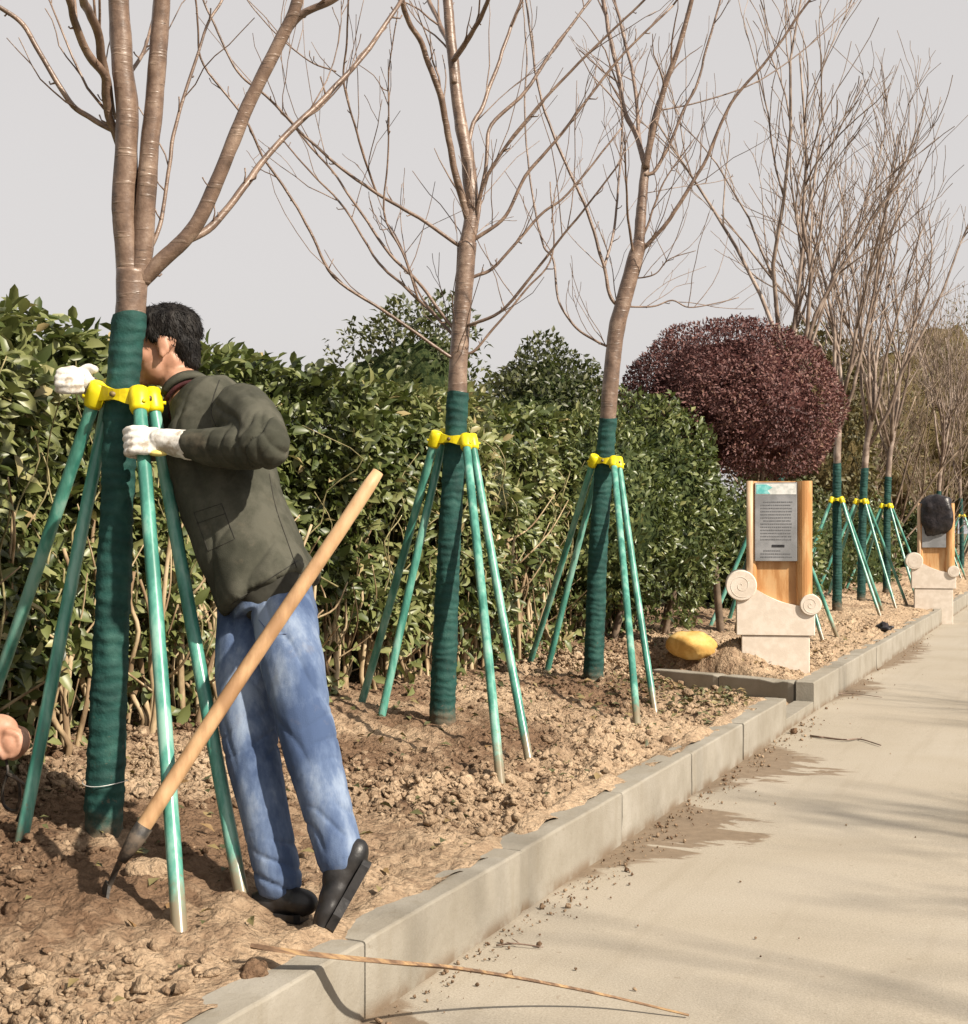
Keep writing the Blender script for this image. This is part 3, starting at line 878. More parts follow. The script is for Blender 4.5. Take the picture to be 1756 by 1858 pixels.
def traced_tree(base_px, trunk_px, trunk_r, wrap_to, d0, branches, label, seed, extra=()):
    q, _ = on_soil(*base_px, 0.28)
    root = empty('young_tree', tuple(q), label, 'tree', 'young staked trees along the bed')
    T = np.array([W(px, py, d0 + dd) for px, py, dd in trunk_px]); T[0, 2] -= 0.12
    C = catmull(T, 10)
    z = C[:, 2]; R = np.interp(np.linspace(0, 1, len(C)), np.linspace(0, 1, len(trunk_r)), trunk_r)
    mb = MB(); mb.tube(C, R, 18, rough=0.05, seed=seed)
    r = np.random.default_rng(seed)
    child('trunk', mb.mesh('trunk', MAT['bark']), root)
    ztop = W(wrap_to[0], wrap_to[1], d0)[2]
    sel = z < ztop
    child('wrap', wrap_mesh(C[sel], R[sel], seed), root)
    for k, (pts, r0, r1, spurs, cont) in enumerate(branches):
        dep = r.uniform(-0.55, 0.55) if r0 < 0.022 else r.uniform(-0.12, 0.12)
        n = len(pts)
        P = np.array([W(px, py, d0 + trunk_px[-1][2] + dep * (i / (n - 1)) ** 1.2) for i, (px, py) in enumerate(pts)])
        mb = MB(); branch_geo(mb, P, r0, r1, 9 if r0 > 0.015 else 6, 6, spurs, seed * 31 + k)
        if r0 < 0.021:  # fine side twigs reaching upward
            for _ in range(5 if d0 > 5 else 2):
                i_ = int(r.integers(1, len(P))); t_ = r.uniform(0, 1); q_ = P[i_ - 1] * (1 - t_) + P[i_] * t_
                u_ = (P[i_] - P[i_ - 1]) / np.linalg.norm(P[i_] - P[i_ - 1])
                grow(mb, q_, u_ * 0.6 + r.normal(0, 0.45, 3) + np.array([0, 0, 0.55]), r.uniform(0.2, 0.65), max(0.0026, r1 * 0.55), 1 if r.random() < 0.4 else 0, r, 0.45, 0.35, (1, 3), 4)
        if cont:       # the part above the frame, and fine side twigs
            u = P[-1] - P[-2]; u /= np.linalg.norm(u)
            grow(mb, P[-1], u + np.array([0, 0, 0.2]), cont, r1, 2, r, 0.45, 0.3, (3, 5), 5)
        child('branch', mb.mesh('branch', MAT['bark']), root)
    return root, T

d1, d2, d3 = (T_BASE[i][1] for i in range(3))
tree1, T1 = traced_tree((183, 1530), [(183, 1530, 0), (200, 1200, 0), (213, 900, 0), (224, 680, 0), (237, 560, 0.0), (241, 490, 0.0)], [0.050, 0.044, 0.041, 0.040, 0.041, 0.044], (236, 566), d1, [
    ([(236, 505), (229, 440), (225, 380), (228, 290), (230, 200), (222, 120), (215, 0), (210, -80)], 0.036, 0.028, 3, 1.6),
    ([(252, 505), (259, 440), (263, 370), (268, 300), (280, 180), (288, 80), (293, 0), (297, -60)], 0.030, 0.023, 2, 1.5),
    ([(256, 510), (296, 470), (345, 422), (375, 370), (410, 290), (450, 190), (490, 110), (520, 50), (535, 15), (548, -40)], 0.0235, 0.016, 5, 1.0),
    ([(522, 52), (548, 26), (600, 2), (640, -25)], 0.012, 0.008, 1, 0.7),
    ([(330, 442), (385, 410), (440, 340), (480, 290), (540, 225), (600, 165), (660, 100), (715, 20), (740, -20)], 0.0115, 0.006, 10, 0.6),
    ([(212, 240), (165, 215), (125, 185), (80, 110), (40, 45), (0, 15), (-40, -5)], 0.0085, 0.0062, 7, 0.6),
    ([(216, 260), (194, 200), (190, 140), (165, 105), (140, 50), (125, 0), (115, -60)], 0.0135, 0.009, 3, 0.7),
    ([(204, 215), (192, 150), (180, 70), (160, 25), (150, 0), (140, -40)], 0.0145, 0.011, 3, 0.7),
    ([(262, 470), (283, 430), (295, 390), (308, 300), (320, 220), (345, 140), (375, 50), (400, 5), (420, -40)], 0.007, 0.0035, 9, 0.4),
    ([(235, 135), (258, 100), (270, 60), (280, 20), (288, -20)], 0.006, 0.003, 2, 0),
    ], 'nearest young tree with thick brown stems, clasped by the man', 3)
tree2, T2 = traced_tree((800, 1325), [(800, 1325, 0), (812, 1050, 0), (826, 800, 0), (833, 640, 0), (842, 520, 0), (848, 440, 0)], [0.055, 0.047, 0.044, 0.041, 0.041, 0.042], (829, 705), d2, [
    ([(846, 450), (856, 385), (850, 300), (832, 200), (822, 110), (816, 50), (812, 0), (805, -60)], 0.036, 0.022, 3, 1.5),
    ([(850, 400), (832, 330), (812, 240), (800, 170), (770, 90), (745, 40), (730, 0), (715, -50)], 0.018, 0.010, 5, 0.9),
    ([(824, 150), (815, 80), (795, 40), (778, 0), (765, -40)], 0.014, 0.009, 3, 0.8),
    ([(822, 110), (850, 70), (868, 40), (885, 0), (900, -40)], 0.013, 0.008, 3, 0.8),
    ([(858, 420), (862, 350), (852, 248), (881, 180), (917, 77), (943, 5), (955, -40)], 0.014, 0.007, 4, 0.6),
    ([(862, 420), (870, 371), (884, 280), (891, 227), (953, 165), (1005, 88), (1067, 5), (1090, -30)], 0.011, 0.006, 5, 0.5),
    ([(860, 410), (872, 355), (901, 289), (974, 196), (1067, 98), (1160, 10), (1190, -20)], 0.0095, 0.005, 6, 0.5),
    ([(850, 440), (870, 428), (917, 392), (953, 320), (1020, 242), (1118, 113), (1221, 10)], 0.009, 0.0045, 9, 0.4),
    ([(846, 506), (865, 500), (902, 480), (979, 392), (1030, 351), (1128, 232)], 0.008, 0.004, 6, 0),
    ([(842, 590), (860, 587), (917, 557), (1000, 454), (1067, 371), (1128, 289)], 0.008, 0.0035, 5, 0),
    ([(836, 640), (860, 637), (900, 590), (955, 525), (1002, 462), (998, 330)], 0.007, 0.003, 3, 0),
    ([(848, 452), (825, 441), (760, 395), (687, 354), (610, 297), (543, 236), (482, 174), (430, 130), (395, 60), (370, 0), (355, -40)], 0.010, 0.0045, 8, 0.4),
    ([(836, 610), (800, 570), (759, 513), (707, 461), (646, 374), (600, 308), (533, 231), (505, 195)], 0.009, 0.004, 6, 0),
    ([(836, 625), (805, 590), (738, 523), (687, 477), (625, 379), (559, 308), (507, 246)], 0.008, 0.0035, 7, 0),
    ([(834, 655), (805, 640), (697, 564), (605, 502), (564, 420), (513, 338), (477, 282), (440, 210), (369, 118), (360, 50), (352, -20)], 0.008, 0.004, 8, 0.3),
    ([(684, 352), (668, 310), (651, 256), (625, 154), (628, 80), (632, 0), (636, -40)], 0.006, 0.004, 3, 0.3),
    ([(759, 545), (735, 470), (697, 390), (702, 300), (705, 231), (706, 130), (722, 20)], 0.006, 0.003, 6, 0),
    ([(790, 572), (760, 530), (720, 430), (690, 392)], 0.005, 0.003, 2, 0),
    ([(610, 130), (560, 110), (500, 60), (455, 10), (430, -30)], 0.004, 0.003, 2, 0),
    ], 'second young tree from the left, wide thin branches spreading over the hedge', 5)
tree3, T3 = traced_tree((1075, 1245), [(1075, 1245, 0), (1085, 1000, 0), (1100, 800, 0), (1108, 690, 0), (1118, 600, 0), (1132, 545, 0), (1152, 470, 0), (1162, 440, 0)], [0.053, 0.048, 0.046, 0.046, 0.046, 0.045, 0.044, 0.038], (1102, 752), d3, [
    ([(1158, 455), (1163, 390), (1168, 330), (1172, 300)], 0.034, 0.026, 1, 0),
    ([(1171, 305), (1158, 255), (1133, 196), (1116, 110), (1100, 30), (1090, -40)], 0.017, 0.011, 4, 0.9),
    ([(1171, 305), (1180, 258), (1205, 160), (1230, 90), (1255, 0), (1262, -40)], 0.020, 0.012, 4, 1.0),
    ([(1168, 300), (1160, 250), (1155, 190), (1145, 120), (1120, 20), (1110, -30)], 0.012, 0.008, 3, 0.7),
    ([(1170, 318), (1188, 310), (1210, 270), (1240, 200), (1265, 150), (1290, 60), (1310, -10)], 0.011, 0.006, 4, 0.6),
    ([(1158, 460), (1180, 438), (1215, 397), (1275, 300), (1325, 190), (1395, 105), (1465, 5), (1490, -30)], 0.013, 0.006, 8, 0.5),
    ([(1128, 560), (1108, 540), (1098, 495), (1088, 460), (1060, 370), (1010, 260), (975, 150), (955, 0), (950, -40)], 0.012, 0.006, 7, 0.5),
    ([(1096, 485), (1108, 440), (1118, 380), (1128, 250), (1126, 170)], 0.009, 0.005, 3, 0.4),
    ([(1110, 632), (1080, 618), (1040, 590), (1012, 540), (1004, 470), (985, 440), (962, 330), (952, 200), (955, 100), (948, 0)], 0.008, 0.004, 4, 0.3),
    ([(1132, 556), (1160, 557), (1190, 555), (1220, 545), (1250, 558), (1300, 550), (1340, 540)], 0.006, 0.003, 3, 0),
    ([(1148, 505), (1170, 503), (1192, 495), (1215, 470), (1262, 455)], 0.005, 0.0025, 3, 0),
    ([(1150, 470), (1140, 400), (1136, 330), (1132, 240)], 0.009, 0.004, 2, 0),
    ([(1163, 440), (1185, 380), (1210, 320), (1260, 250)], 0.008, 0.003, 4, 0),
    ([(1175, 350), (1230, 340), (1300, 330), (1330, 320)], 0.003, 0.002, 2, 0),
    ([(1200, 200), (1270, 185), (1370, 150), (1465, 85), (1550, 5)], 0.005, 0.003, 4, 0),
    ], 'third young tree, leaning right with an upright fork of stems', 7)

def stakes_px(tops, feet, d0, dtop, label):
    F = []
    for px, py, z0 in feet:
        q, _ = on_soil(px, py, z0); F.append(q)
    Tp = [W(px, py, d0 + dd) for (px, py), dd in zip(tops, dtop)]
    return support(Tp, F, label, np.mean(Tp, axis=0), 'stake supports round the young trees')
# tops: left-rear, left-front, right-front, right-rear round each trunk
stakes_px([(176, 712), (200, 708), (252, 722), (276, 724)], [(-75, 1440, 0.32), (40, 1522, 0.28), (325, 1685, 0.2), (440, 1630, 0.2)], d1, (-0.02, 0.075, -0.075, 0.02),
          'four green stakes round the nearest trunk with the gripped yellow collar')
stakes_px([(790, 794), (806, 790), (845, 800), (856, 800)], [(655, 1277, 0.33), (692, 1302, 0.33), (908, 1424, 0.2), (962, 1390, 0.2)], d2, (-0.03, 0.08, -0.08, 0.02),
          'four mint green stakes and yellow collar round the second trunk')
stakes_px([(1077, 834), (1090, 832), (1113, 838), (1122, 839)], [(960, 1206, 0.33), (992, 1222, 0.33), (1156, 1316, 0.2), (1188, 1290, 0.2)], d3, (-0.03, 0.08, -0.08, 0.02),
          'four mint green stakes and yellow collar round the third trunk')
# white tie on the first wrap
P = W(183, 1418, d1 - 0.062)
mb = MB()
Ca = np.interp(W(188, 1418, d1)[2], catmull(T1, 10)[:, 2], catmull(T1, 10)[:, 0]); Cb = np.interp(W(188, 1418, d1)[2], catmull(T1, 10)[:, 2], catmull(T1, 10)[:, 1])
ang = np.linspace(0, 2 * math.pi, 33)
mb.tube(np.stack([Ca + 0.0615 * np.cos(ang), Cb + 0.0615 * np.sin(ang), W(188, 1418, d1)[2] + 0.004 * np.cos(ang * 2)], -1), 0.0012, 5)
child('tie', mb.mesh('tie', MAT['white_tie']), tree1)

# further trees of the row: built from two grown forms
def grown_tree(seed, lean):
    rg = np.random.default_rng(seed)
    base = np.zeros(3)
    T = np.array([[0, 0, -0.1], [0.01, 0.0, 0.5], [0.02 * lean, 0.01, 1.2], [0.06 * lean, 0.02, 1.9], [0.13 * lean, 0.02, 2.35]])
    C = catmull(T, 6); R = np.linspace(0.05, 0.038, len(C))
    tr = MB(); tr.tube(C, R, 12, rough=0.05, seed=seed)
    tm = tr.mesh('trunk', MAT['hazed_bark'])
    wm = wrap_mesh(C[C[:, 2] < 1.72], R[C[:, 2] < 1.72], seed)
    parts = []
    nl = 7
    for k in range(nl):
        mb = MB(); a = k / nl * 2 * math.pi + rg.uniform(-0.3, 0.3); tilt = rg.uniform(0.07, 0.40)
        h = rg.uniform(0.72, 1.0)
        f = h * (len(C) - 1); i = min(int(f), len(C) - 2)
        p = C[i] + (C[i + 1] - C[i]) * (f - i)
        d = np.array([math.cos(a) * tilt + 0.04 * lean, math.sin(a) * tilt, 1.0])
        grow(mb, p, d, rg.uniform(2.3, 3.7) * (1.05 - 0.3 * tilt), rg.uniform(0.016, 0.028), 2, rg, 0.45, 0.32, (4, 6), 6, 0.0036)
        parts.append(mb.mesh('branch', MAT['hazed_bark']))
    return tm, wm, parts
FORMS = [grown_tree(41, 1.0), grown_tree(52, 1.6), grown_tree(67, 0.7)]
FAR = [(1404, 'bare young tree right behind the wooden sign and red shrub'), (1518, 'bare young tree just right of the red shrub, first of three'),
       (1562, 'bare young tree in the middle of the three far staked trees'), (1608, 'bare young tree right of the three far staked trees'),
       (1700, 'bare young tree behind the sign capped with a black bag'), (1745, 'bare young tree at the right edge beyond the bagged sign')]
SUP = ['stakes mostly hidden behind the wooden sign with stone base', 'green stakes right of the wooden sign, first of the three far supports',
       'green stakes in the middle of the three far supports', 'green stakes right of the three far supports, near the bagged sign', 
       'green stakes behind the black bagged sign', 'green stakes at the right edge beyond the bagged sign']
far_pts = []
for px, lab in FAR:
    k = (px - 878.0) / FPX * CP - SP
    d = TREE_X / k
    q = W(px, 1000, d); far_pts.append((q[0], q[1]))
far_pts += [(TREE_X, 40.0)]
labs = [l for _, l in FAR] + ['bare young tree farthest down the row at the right edge']
sups = SUP + ['farthest green stakes at the right edge of the row']
# one support modelled, then copied with its parts
def support_at(x, y, label, proto=None, rz=0.0):
    z = float(soil_h(x, y, False))
    if proto is None:
        tp = [(-0.055, -0.05, 1.27), (0.055, -0.05, 1.27), (0.055, 0.05, 1.27), (-0.055, 0.05, 1.27)]
        ft = [(-0.50, -0.36, 0.04), (0.50, -0.36, -0.06), (0.50, 0.36, -0.06), (-0.50, 0.36, 0.04)]
        tp = [np.array(t) + (x, y, z) for t in tp]; ft = [np.array(t) + (x, y, z) for t in ft]
        return support(tp, ft, label, np.array([x, y, z + 1.27]), 'stake supports round the young trees')
    r = proto.copy(); COL.objects.link(r)
    r.location = Vector((x, y, z)) + (proto.location - Vector(proto['at'])); r['label'] = label
    r.rotation_euler = (0, 0, rz)
    for ch in proto.children:
        c = ch.copy(); COL.objects.link(c); c.parent = r; c.matrix_parent_inverse = ch.matrix_parent_inverse.copy()
    return r
proto = None
for i, ((x, y), lab, sl) in enumerate(zip(far_pts, labs, sups)):
    z = float(soil_h(x, y, False))
    tm, wm, parts = FORMS[(i + 1) % 3]
    root = empty('young_tree', (x, y, z), lab, 'tree', 'young staked trees along the bed', rotz=(0.9 * i) % 0.9 - 0.2 + (1.3 if i % 2 else 0.0))
    for nm, me in [('trunk', tm), ('wrap', wm)] + [('branch', p) for p in parts]:
        add(nm, me, root)
    if proto is None:
        proto = support_at(x, y, sl); proto['at'] = (x, y, z)
    else:
        s = support_at(x, y, sl, proto, rng.uniform(-0.15, 0.15))

# ------------------------------------------------------------------ foliage
LT = np.array([[0, 0, 0], [0.34, 0.5, 0.13], [0.34, 0, 0], [0.34, -0.5, 0.13], [0.7, 0.40, 0.06], [0.7, 0, -0.04], [0.7, -0.40, 0.06], [1.0, 0, -0.14]])
LF = np.array([[0, 2, 1], [0, 3, 2], [1, 2, 5], [1, 5, 4], [2, 3, 6], [2, 6, 5], [4, 5, 7], [5, 6, 7]])
ST = np.array([[0, 0, 0], [0.45, 0.5, 0.12], [0.5, 0, 0], [0.45, -0.5, 0.12], [1.0, 0, -0.1]])
SF = np.array([[0, 2, 1], [0, 3, 2], [1, 2, 4], [2, 3, 4]])

def frames(D, N):
    D = D / np.linalg.norm(D, axis=1)[:, None]
    S = np.cross(N, D); S /= np.linalg.norm(S, axis=1)[:, None] + 1e-9
    N = np.cross(D, S)
    return D, S, N

def leaf_mesh(name, P, D, N, L, Wd, tint, mat, small=False):
    T, F0 = (ST, SF) if small else (LT, LF)
    D, S, N = frames(D, N)
    V = P[:, None, :] + T[None, :, 0:1] * (D * L[:, None])[:, None, :] + T[None, :, 1:2] * (S * Wd[:, None])[:, None, :] + T[None, :, 2:3] * (N * L[:, None])[:, None, :]
    F = F0[None] + (np.arange(len(P)) * len(T))[:, None, None]
    return mesh_from(name, V.reshape(-1, 3), F.reshape(-1, 3), [mat], shade=True, tint=np.repeat(tint, len(T)))

def hedge_surface(y):
    p = np.stack([np.zeros_like(y), y, np.zeros_like(y)], -1)
    return -3.20 - 0.10 * fbm(p * 1.3, 3, 81), np.clip(1.80 + 0.022 * (y - 2.0), 1.80, 1.93) + 0.035 * fbm(p * 2.1, 3, 83)

hedge = empty('hedge', (-3.6, 5.0, 0.3), 'long clipped broadleaf hedge with bare pale stems below, behind the young trees', 'hedge')
HY0, HY1 = 0.9, 10.6
def hedge_points(n, rg):
    y = HY0 + (HY1 - HY0) * rg.random(n) ** 1.15
    fx, top = hedge_surface(y)
    u = rg.random(n)
    P = np.zeros((n, 3)); Nn = np.zeros((n, 3))
    front = u < 0.78
    depth = rg.exponential(0.10, n)
    zb = 0.66
    z = zb + (top - zb) * rg.random(n) ** 0.85
    thin = rg.random(n)
    # sprays hang lower here and there
    low = rg.random(n) < 0.06
    z = np.where(low, 0.34 + 0.42 * rg.random(n), z)
    bul = np.stack([z * 0, y, z], -1)
    bulge = 0.10 * fbm(bul * 3.1, 3, 90)
    roundoff = 0.22 * smooth(1.55, 1.9, z) ** 2
    P[:, 0] = np.where(front, fx + bulge - roundoff - depth, fx - 0.1 - rg.random(n) * 0.95)
    P[:, 1] = y
    P[:, 2] = np.where(front, z, top - rg.exponential(0.05, n) + 0.05 * fbm(bul * 5, 2, 95) + 0.04)
    sh = (rg.random(n) < 0.03)                       # shoots standing above the clip line
    P[:, 2] += sh * (~front) * rg.uniform(0.0, 0.05, n)
    Nn[:, 0] = np.where(front, 1.0, 0.2); Nn[:, 2] = np.where(front, 0.55, 1.0)
    return P, Nn, front, depth

rg = np.random.default_rng(77)
NH = 78000
P, Nn, front, dep = hedge_points(NH, rg)
# uneven density: clumps and holes
cl = fbm(P * np.array([2.2, 2.6, 2.6]), 3, 101)
keep = (cl + rg.uniform(-0.5, 0.8, NH) > -0.16)
P, Nn, front, dep, cl = P[keep], Nn[keep], front[keep], dep[keep], cl[keep]
n = len(P)
D = rg.normal(size=(n, 3)) * np.array([0.55, 0.9, 0.55]) + np.array([0.5, -0.1, -0.12])
D[:, 2] += np.where(front, 0.0, 0.45)
Nrm = Nn + rg.normal(0, 0.42, (n, 3))
L = rg.uniform(0.045, 0.105, n); Wd = L * rg.uniform(0.36, 0.52, n)
bul = P * 1.5
tint = np.clip(0.54 + 0.24 * fbm(P * 1.1, 2, 120) + rg.normal(0, 0.17, n), 0, 1)
tint = np.where(rg.random(n) < 0.012, 1.0, tint)
# the leaves that show largest become parts of their own
cd = np.hypot(P[:, 0], P[:, 1])
dep_axis = -P[:, 0] * SP + P[:, 1] * CP
lat = P[:, 0] * CP + P[:, 1] * SP
px = 878 + lat / dep_axis * FPX; py = 965 - (P[:, 2] - HC) / dep_axis * FPX
vis = (px > 2) & (px < 1750) & (dep < 0.05) & (py > 520) & (py < 1250) & ~((px > 150) & (px < 500)) 
order = np.argsort(np.where(vis, cd, 99))[:300]
single = np.zeros(n, bool); single[order] = True
child('foliage', leaf_mesh('hedge_foliage', P[~single], D[~single], Nrm[~single], L[~single], Wd[~single], tint[~single], MAT['hedge_leaf']), hedge, kind='stuff')
lm = mesh_from('leaf', LT * np.array([1, 1, 1]), [tuple(f) for f in LF], [MAT['hedge_leaf_single']])
Df, Sf, Nf = frames(D[single], Nrm[single])
for p, d, s, nn, l, w in zip(P[single], Df, Sf, Nf, L[single], Wd[single]):
    o = bpy.data.objects.new('leaf', lm); COL.objects.link(o); o.parent = hedge
    M4 = Matrix(((d[0] * l, s[0] * w, nn[0] * l, p[0]), (d[1] * l, s[1] * w, nn[1] * l, p[1]), (d[2] * l, s[2] * w, nn[2] * l, p[2]), (0, 0, 0, 1)))
    o.matrix_local = Matrix.Translation(-hedge.location) @ M4
# inner mass of twigs and leaves that closes the hedge
def core_mesh(x0, x1, y0, y1, z0, z1, name):
    nu, nv = 90, 26
    V = []; F = []
    U, Vv = np.meshgrid(np.linspace(y0, y1, nu), np.linspace(0, 1, nv), indexing='ij')
    prof = np.array([(x0 - 0.25, z0 - 0.3), (x0 - 0.22, z0), (x0, z0 + 0.35), (x0, z1 - 0.25), (x0 - 0.2, z1 - 0.05), (x1 + 0.1, z1), (x1, z1 - 0.2), (x1, 0.1)])
    tt = np.linspace(0, 1, len(prof))
    X = np.interp(Vv, tt, prof[:, 0]); Z = np.interp(Vv, tt, prof[:, 1])
    p = np.stack([X, U, Z], -1)
    off = fbm(p * 6, 3, 140)[..., None] * np.array([0.06, 0.03, 0.04])
    p = p + off
    idx = np.arange(nu * nv).reshape(nu, nv)
    Fq = np.stack([idx[:-1, :-1], idx[1:, :-1], idx[1:, 1:], idx[:-1, 1:]], -1).reshape(-1, 4)
    return mesh_from(name, p.reshape(-1, 3), Fq, [MAT['hedge_inner']], tint=np.clip(0.3 + 0.3 * fbm(p.reshape(-1, 3) * 9, 3, 150), 0, 1))
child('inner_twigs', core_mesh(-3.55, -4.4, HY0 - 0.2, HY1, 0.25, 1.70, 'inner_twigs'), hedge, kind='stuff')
# bare stems along the foot of the hedge
stem_vars = []
for s in range(14):
    r_ = np.random.default_rng(300 + s); mb = MB()
    h = r_.uniform(0.5, 1.0); lean = r_.normal(0, 0.09, 2)
    pts = [np.array([lean[0] * t * h + 0.012 * r_.normal(), lean[1] * t * h + 0.012 * r_.normal(), -0.06 + t * h]) for t in np.linspace(0, 1, 7)]
    C = catmull(pts, 3); r0 = r_.uniform(0.007, 0.017)
    mb.tube(C, np.linspace(r0, r0 * 0.5, len(C)), 7, rough=0.15, seed=s)
    for j in range(int(r_.integers(1, 4))):
        k = int(r_.integers(4, len(C) - 3)); d = np.array([r_.normal() * 0.7 + 0.25, r_.normal() * 0.7, 0.9]); d /= np.linalg.norm(d)
        l = r_.uniform(0.2, 0.55)
        mb.tube(catmull([C[k], C[k] + d * l * 0.5 + r_.normal(0, 0.02, 3), C[k] + d * l + np.array([0, 0, 0.05])], 4), np.linspace(r0 * 0.5, r0 * 0.22, 9), 5)
    stem_vars.append(mb.mesh('stem', MAT['stem']))
for i in range(270):
    y = HY0 + 0.5 + (HY1 - HY0 - 0.6) * rg.random()
    x = -3.25 - abs(rg.normal(0, 0.12))
    o = add('stem', stem_vars[i % 14], hedge, (x - hedge.location.x, y - hedge.location.y, float(soil_h(x, y, False)) - hedge.location.z), (0, 0, rg.uniform(0, 6.28)), (1, 1, rg.uniform(0.7, 1.15)))
# thin green shoots that run up through the leaves
sh_vars = []
for s in range(6):
    r_ = np.random.default_rng(400 + s); mb = MB()
    C = catmull([np.array([0.03 * r_.normal(), 0.05 * r_.normal(), z]) + np.array([0, 0.12 * r_.normal() * z, 0]) for z in np.linspace(0, 0.75, 6)], 3)
    mb.tube(C, np.linspace(0.0045, 0.0022, len(C)), 5)
    sh_vars.append(mb.mesh('shoot', MAT['twig']))
for i in range(70):
    y = HY0 + 0.6 + (HY1 - HY0 - 0.8) * rg.random() ** 1.3
    fx, top = hedge_surface(np.array([y]))
    x = float(fx[0]) - rg.uniform(-0.05, 0.05)
    add('shoot', sh_vars[i % 6], hedge, (x - hedge.location.x, y - hedge.location.y, rg.uniform(0.55, 1.0) - hedge.location.z), (0, 0, rg.uniform(0, 6.28)))

INNER = {'bush_leaf': MAT['bush_inner'], 'back_leaf': MAT['bush_inner'], 'red_leaf': MAT['red_inner'], 'olive_leaf': MAT['olive_inner']}
def shrub(name, c, R, n, L0, mat, label, cat, seed, group=None, bottom=-0.9, small=True, trunk=True, rough=0.12, zfun=None, shell=0.16, lw=0.5, tinted=0.0, hole=-0.25):
    """Clipped or natural shrub: leaf mass in a lumpy shell over a twig core, several stems."""
    r_ = np.random.default_rng(seed)
    c = np.array(c, float); R = np.array(R, float)
    root = empty(name, (c[0], c[1], 0.15), label, cat, group)
    d = r_.normal(size=(n, 3)); d /= np.linalg.norm(d, axis=1)[:, None]
    d = d[d[:, 2] > bottom]; n = len(d)
    if zfun is not None: prof = zfun(d)
    else: prof = np.ones(n)
    lum = 1 + rough * fbm(d * 2.6 + seed, 4, seed)
    rad = lum * prof * (1 - np.minimum(r_.exponential(shell, n), 0.6)) 
    hz = fbm(d * 5 + seed * 2, 3, seed + 3) + r_.uniform(-0.5, 0.7, n) > hole
    d, rad = d[hz], rad[hz]; n = len(d)
    P = c + d * R * rad[:, None]
    D = d * 0.6 + r_.normal(0, 0.7, (n, 3)) + np.array([0, 0, 0.1])
    N = d * 0.9 + r_.normal(0, 0.45, (n, 3)) + np.array([0, 0, 0.3])
    L = L0 * r_.uniform(0.65, 1.3, n)
    tint = np.clip(0.48 + tinted + 0.22 * fbm(P * 2.0, 2, seed + 9) + r_.normal(0, 0.18, n), 0, 1)
    child('foliage', leaf_mesh('foliage', P, D, N, L, L * lw, tint, mat, small), root, kind='stuff')
    V, F = ico(4)
    pr = zfun(V) if zfun is not None else np.ones(len(V))
    lum = (1 + rough * fbm(V * 2.6 + seed, 4, seed)) * pr * 0.74 * (1 + 0.07 * fbm(V * 9, 3, seed + 2))
    keepz = V.copy(); keepz[:, 2] = np.maximum(keepz[:, 2], bottom)
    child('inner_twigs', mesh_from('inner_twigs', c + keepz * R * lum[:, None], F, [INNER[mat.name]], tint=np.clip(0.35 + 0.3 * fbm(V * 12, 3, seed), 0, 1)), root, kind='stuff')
    if trunk:
        for k in range(4):
            a = k * 1.6 + seed; mb = MB()
            p0 = np.array([c[0] + 0.07 * math.cos(a), c[1] + 0.07 * math.sin(a), 0.1])
            p1 = c + np.array([math.cos(a) * R[0] * 0.45, math.sin(a) * R[1] * 0.45, -R[2] * 0.3])
            mb.tube(catmull([p0, p0 * 0.5 + p1 * 0.5 + np.array([0.03, 0.02, 0.05]), p1], 5), np.linspace(0.035, 0.018, 11), 8, rough=0.1)
            child('stem', mb.mesh('stem', MAT['brown_twig']), root)
    return root

shrub('evergreen_bush', (-3.10, 10.50, 1.27), (0.60, 0.75, 0.98), 15000, 0.062, MAT['bush_leaf'], 'rounded dark green bush left of the wooden sign, above the yellow rock', 'bush', 9, small=True, lw=0.46)
shrub('evergreen_bush', (-3.25, 9.55, 1.25), (0.6, 0.75, 0.80), 9000, 0.058, MAT['bush_leaf'], 'small leaved green bush behind the third tree\'s stakes', 'bush', 19, small=True, lw=0.46)
# clipped dark red ball
P0 = W(1322, 742, 11.75)
shrub('red_shrub', (P0[0], P0[1], P0[2] + 0.0), (0.955, 0.955, 0.77), 60000, 0.034, MAT['red_leaf'], 'large domed dark red shrub above and behind the wooden sign', 'shrub', 23, bottom=-0.8, small=True, rough=0.09, shell=0.10, lw=0.5, hole=-0.12)
# shrubs standing up behind the hedge
P0 = W(745, 650, 10.6)
shrub('tall_shrub', (P0[0], P0[1], 1.65), (0.56, 0.56, 1.20), 11000, 0.062, MAT['back_leaf'], 'flat topped olive shrub rising behind the hedge left of second trunk', 'shrub', 31, lw=0.5, zfun=lambda d: (np.abs(d[:, 0]) ** 5 + np.abs(d[:, 1]) ** 5 + np.abs(d[:, 2]) ** 5) ** (-0.2))
P0 = W(992, 640, 13.2)
shrub('tall_shrub', (P0[0], P0[1], 1.95), (0.88, 0.88, 1.38), 14000, 0.066, MAT['back_leaf'], 'cone shaped green shrub above the hedge between second and third trunks', 'shrub', 37, lw=0.5, zfun=lambda d: 1.0 - 0.25 * smooth(0.0, 0.9, d[:, 2]))
P0 = W(1075, 690, 13.8)
shrub('tall_shrub', (P0[0], P0[1], 1.5), (0.6, 0.6, 1.2), 6000, 0.066, MAT['back_leaf'], 'low green shrub peeping over the hedge just left of third trunk', 'shrub', 39, lw=0.5)
P0 = W(1465, 590, 21.0)
shrub('tall_shrub', (P0[0], P0[1], 2.6), (1.0, 1.0, 1.75), 9000, 0.11, MAT['olive_leaf'], 'olive shrub showing over the top right of the red shrub', 'shrub', 43, lw=0.5, tinted=-0.15)

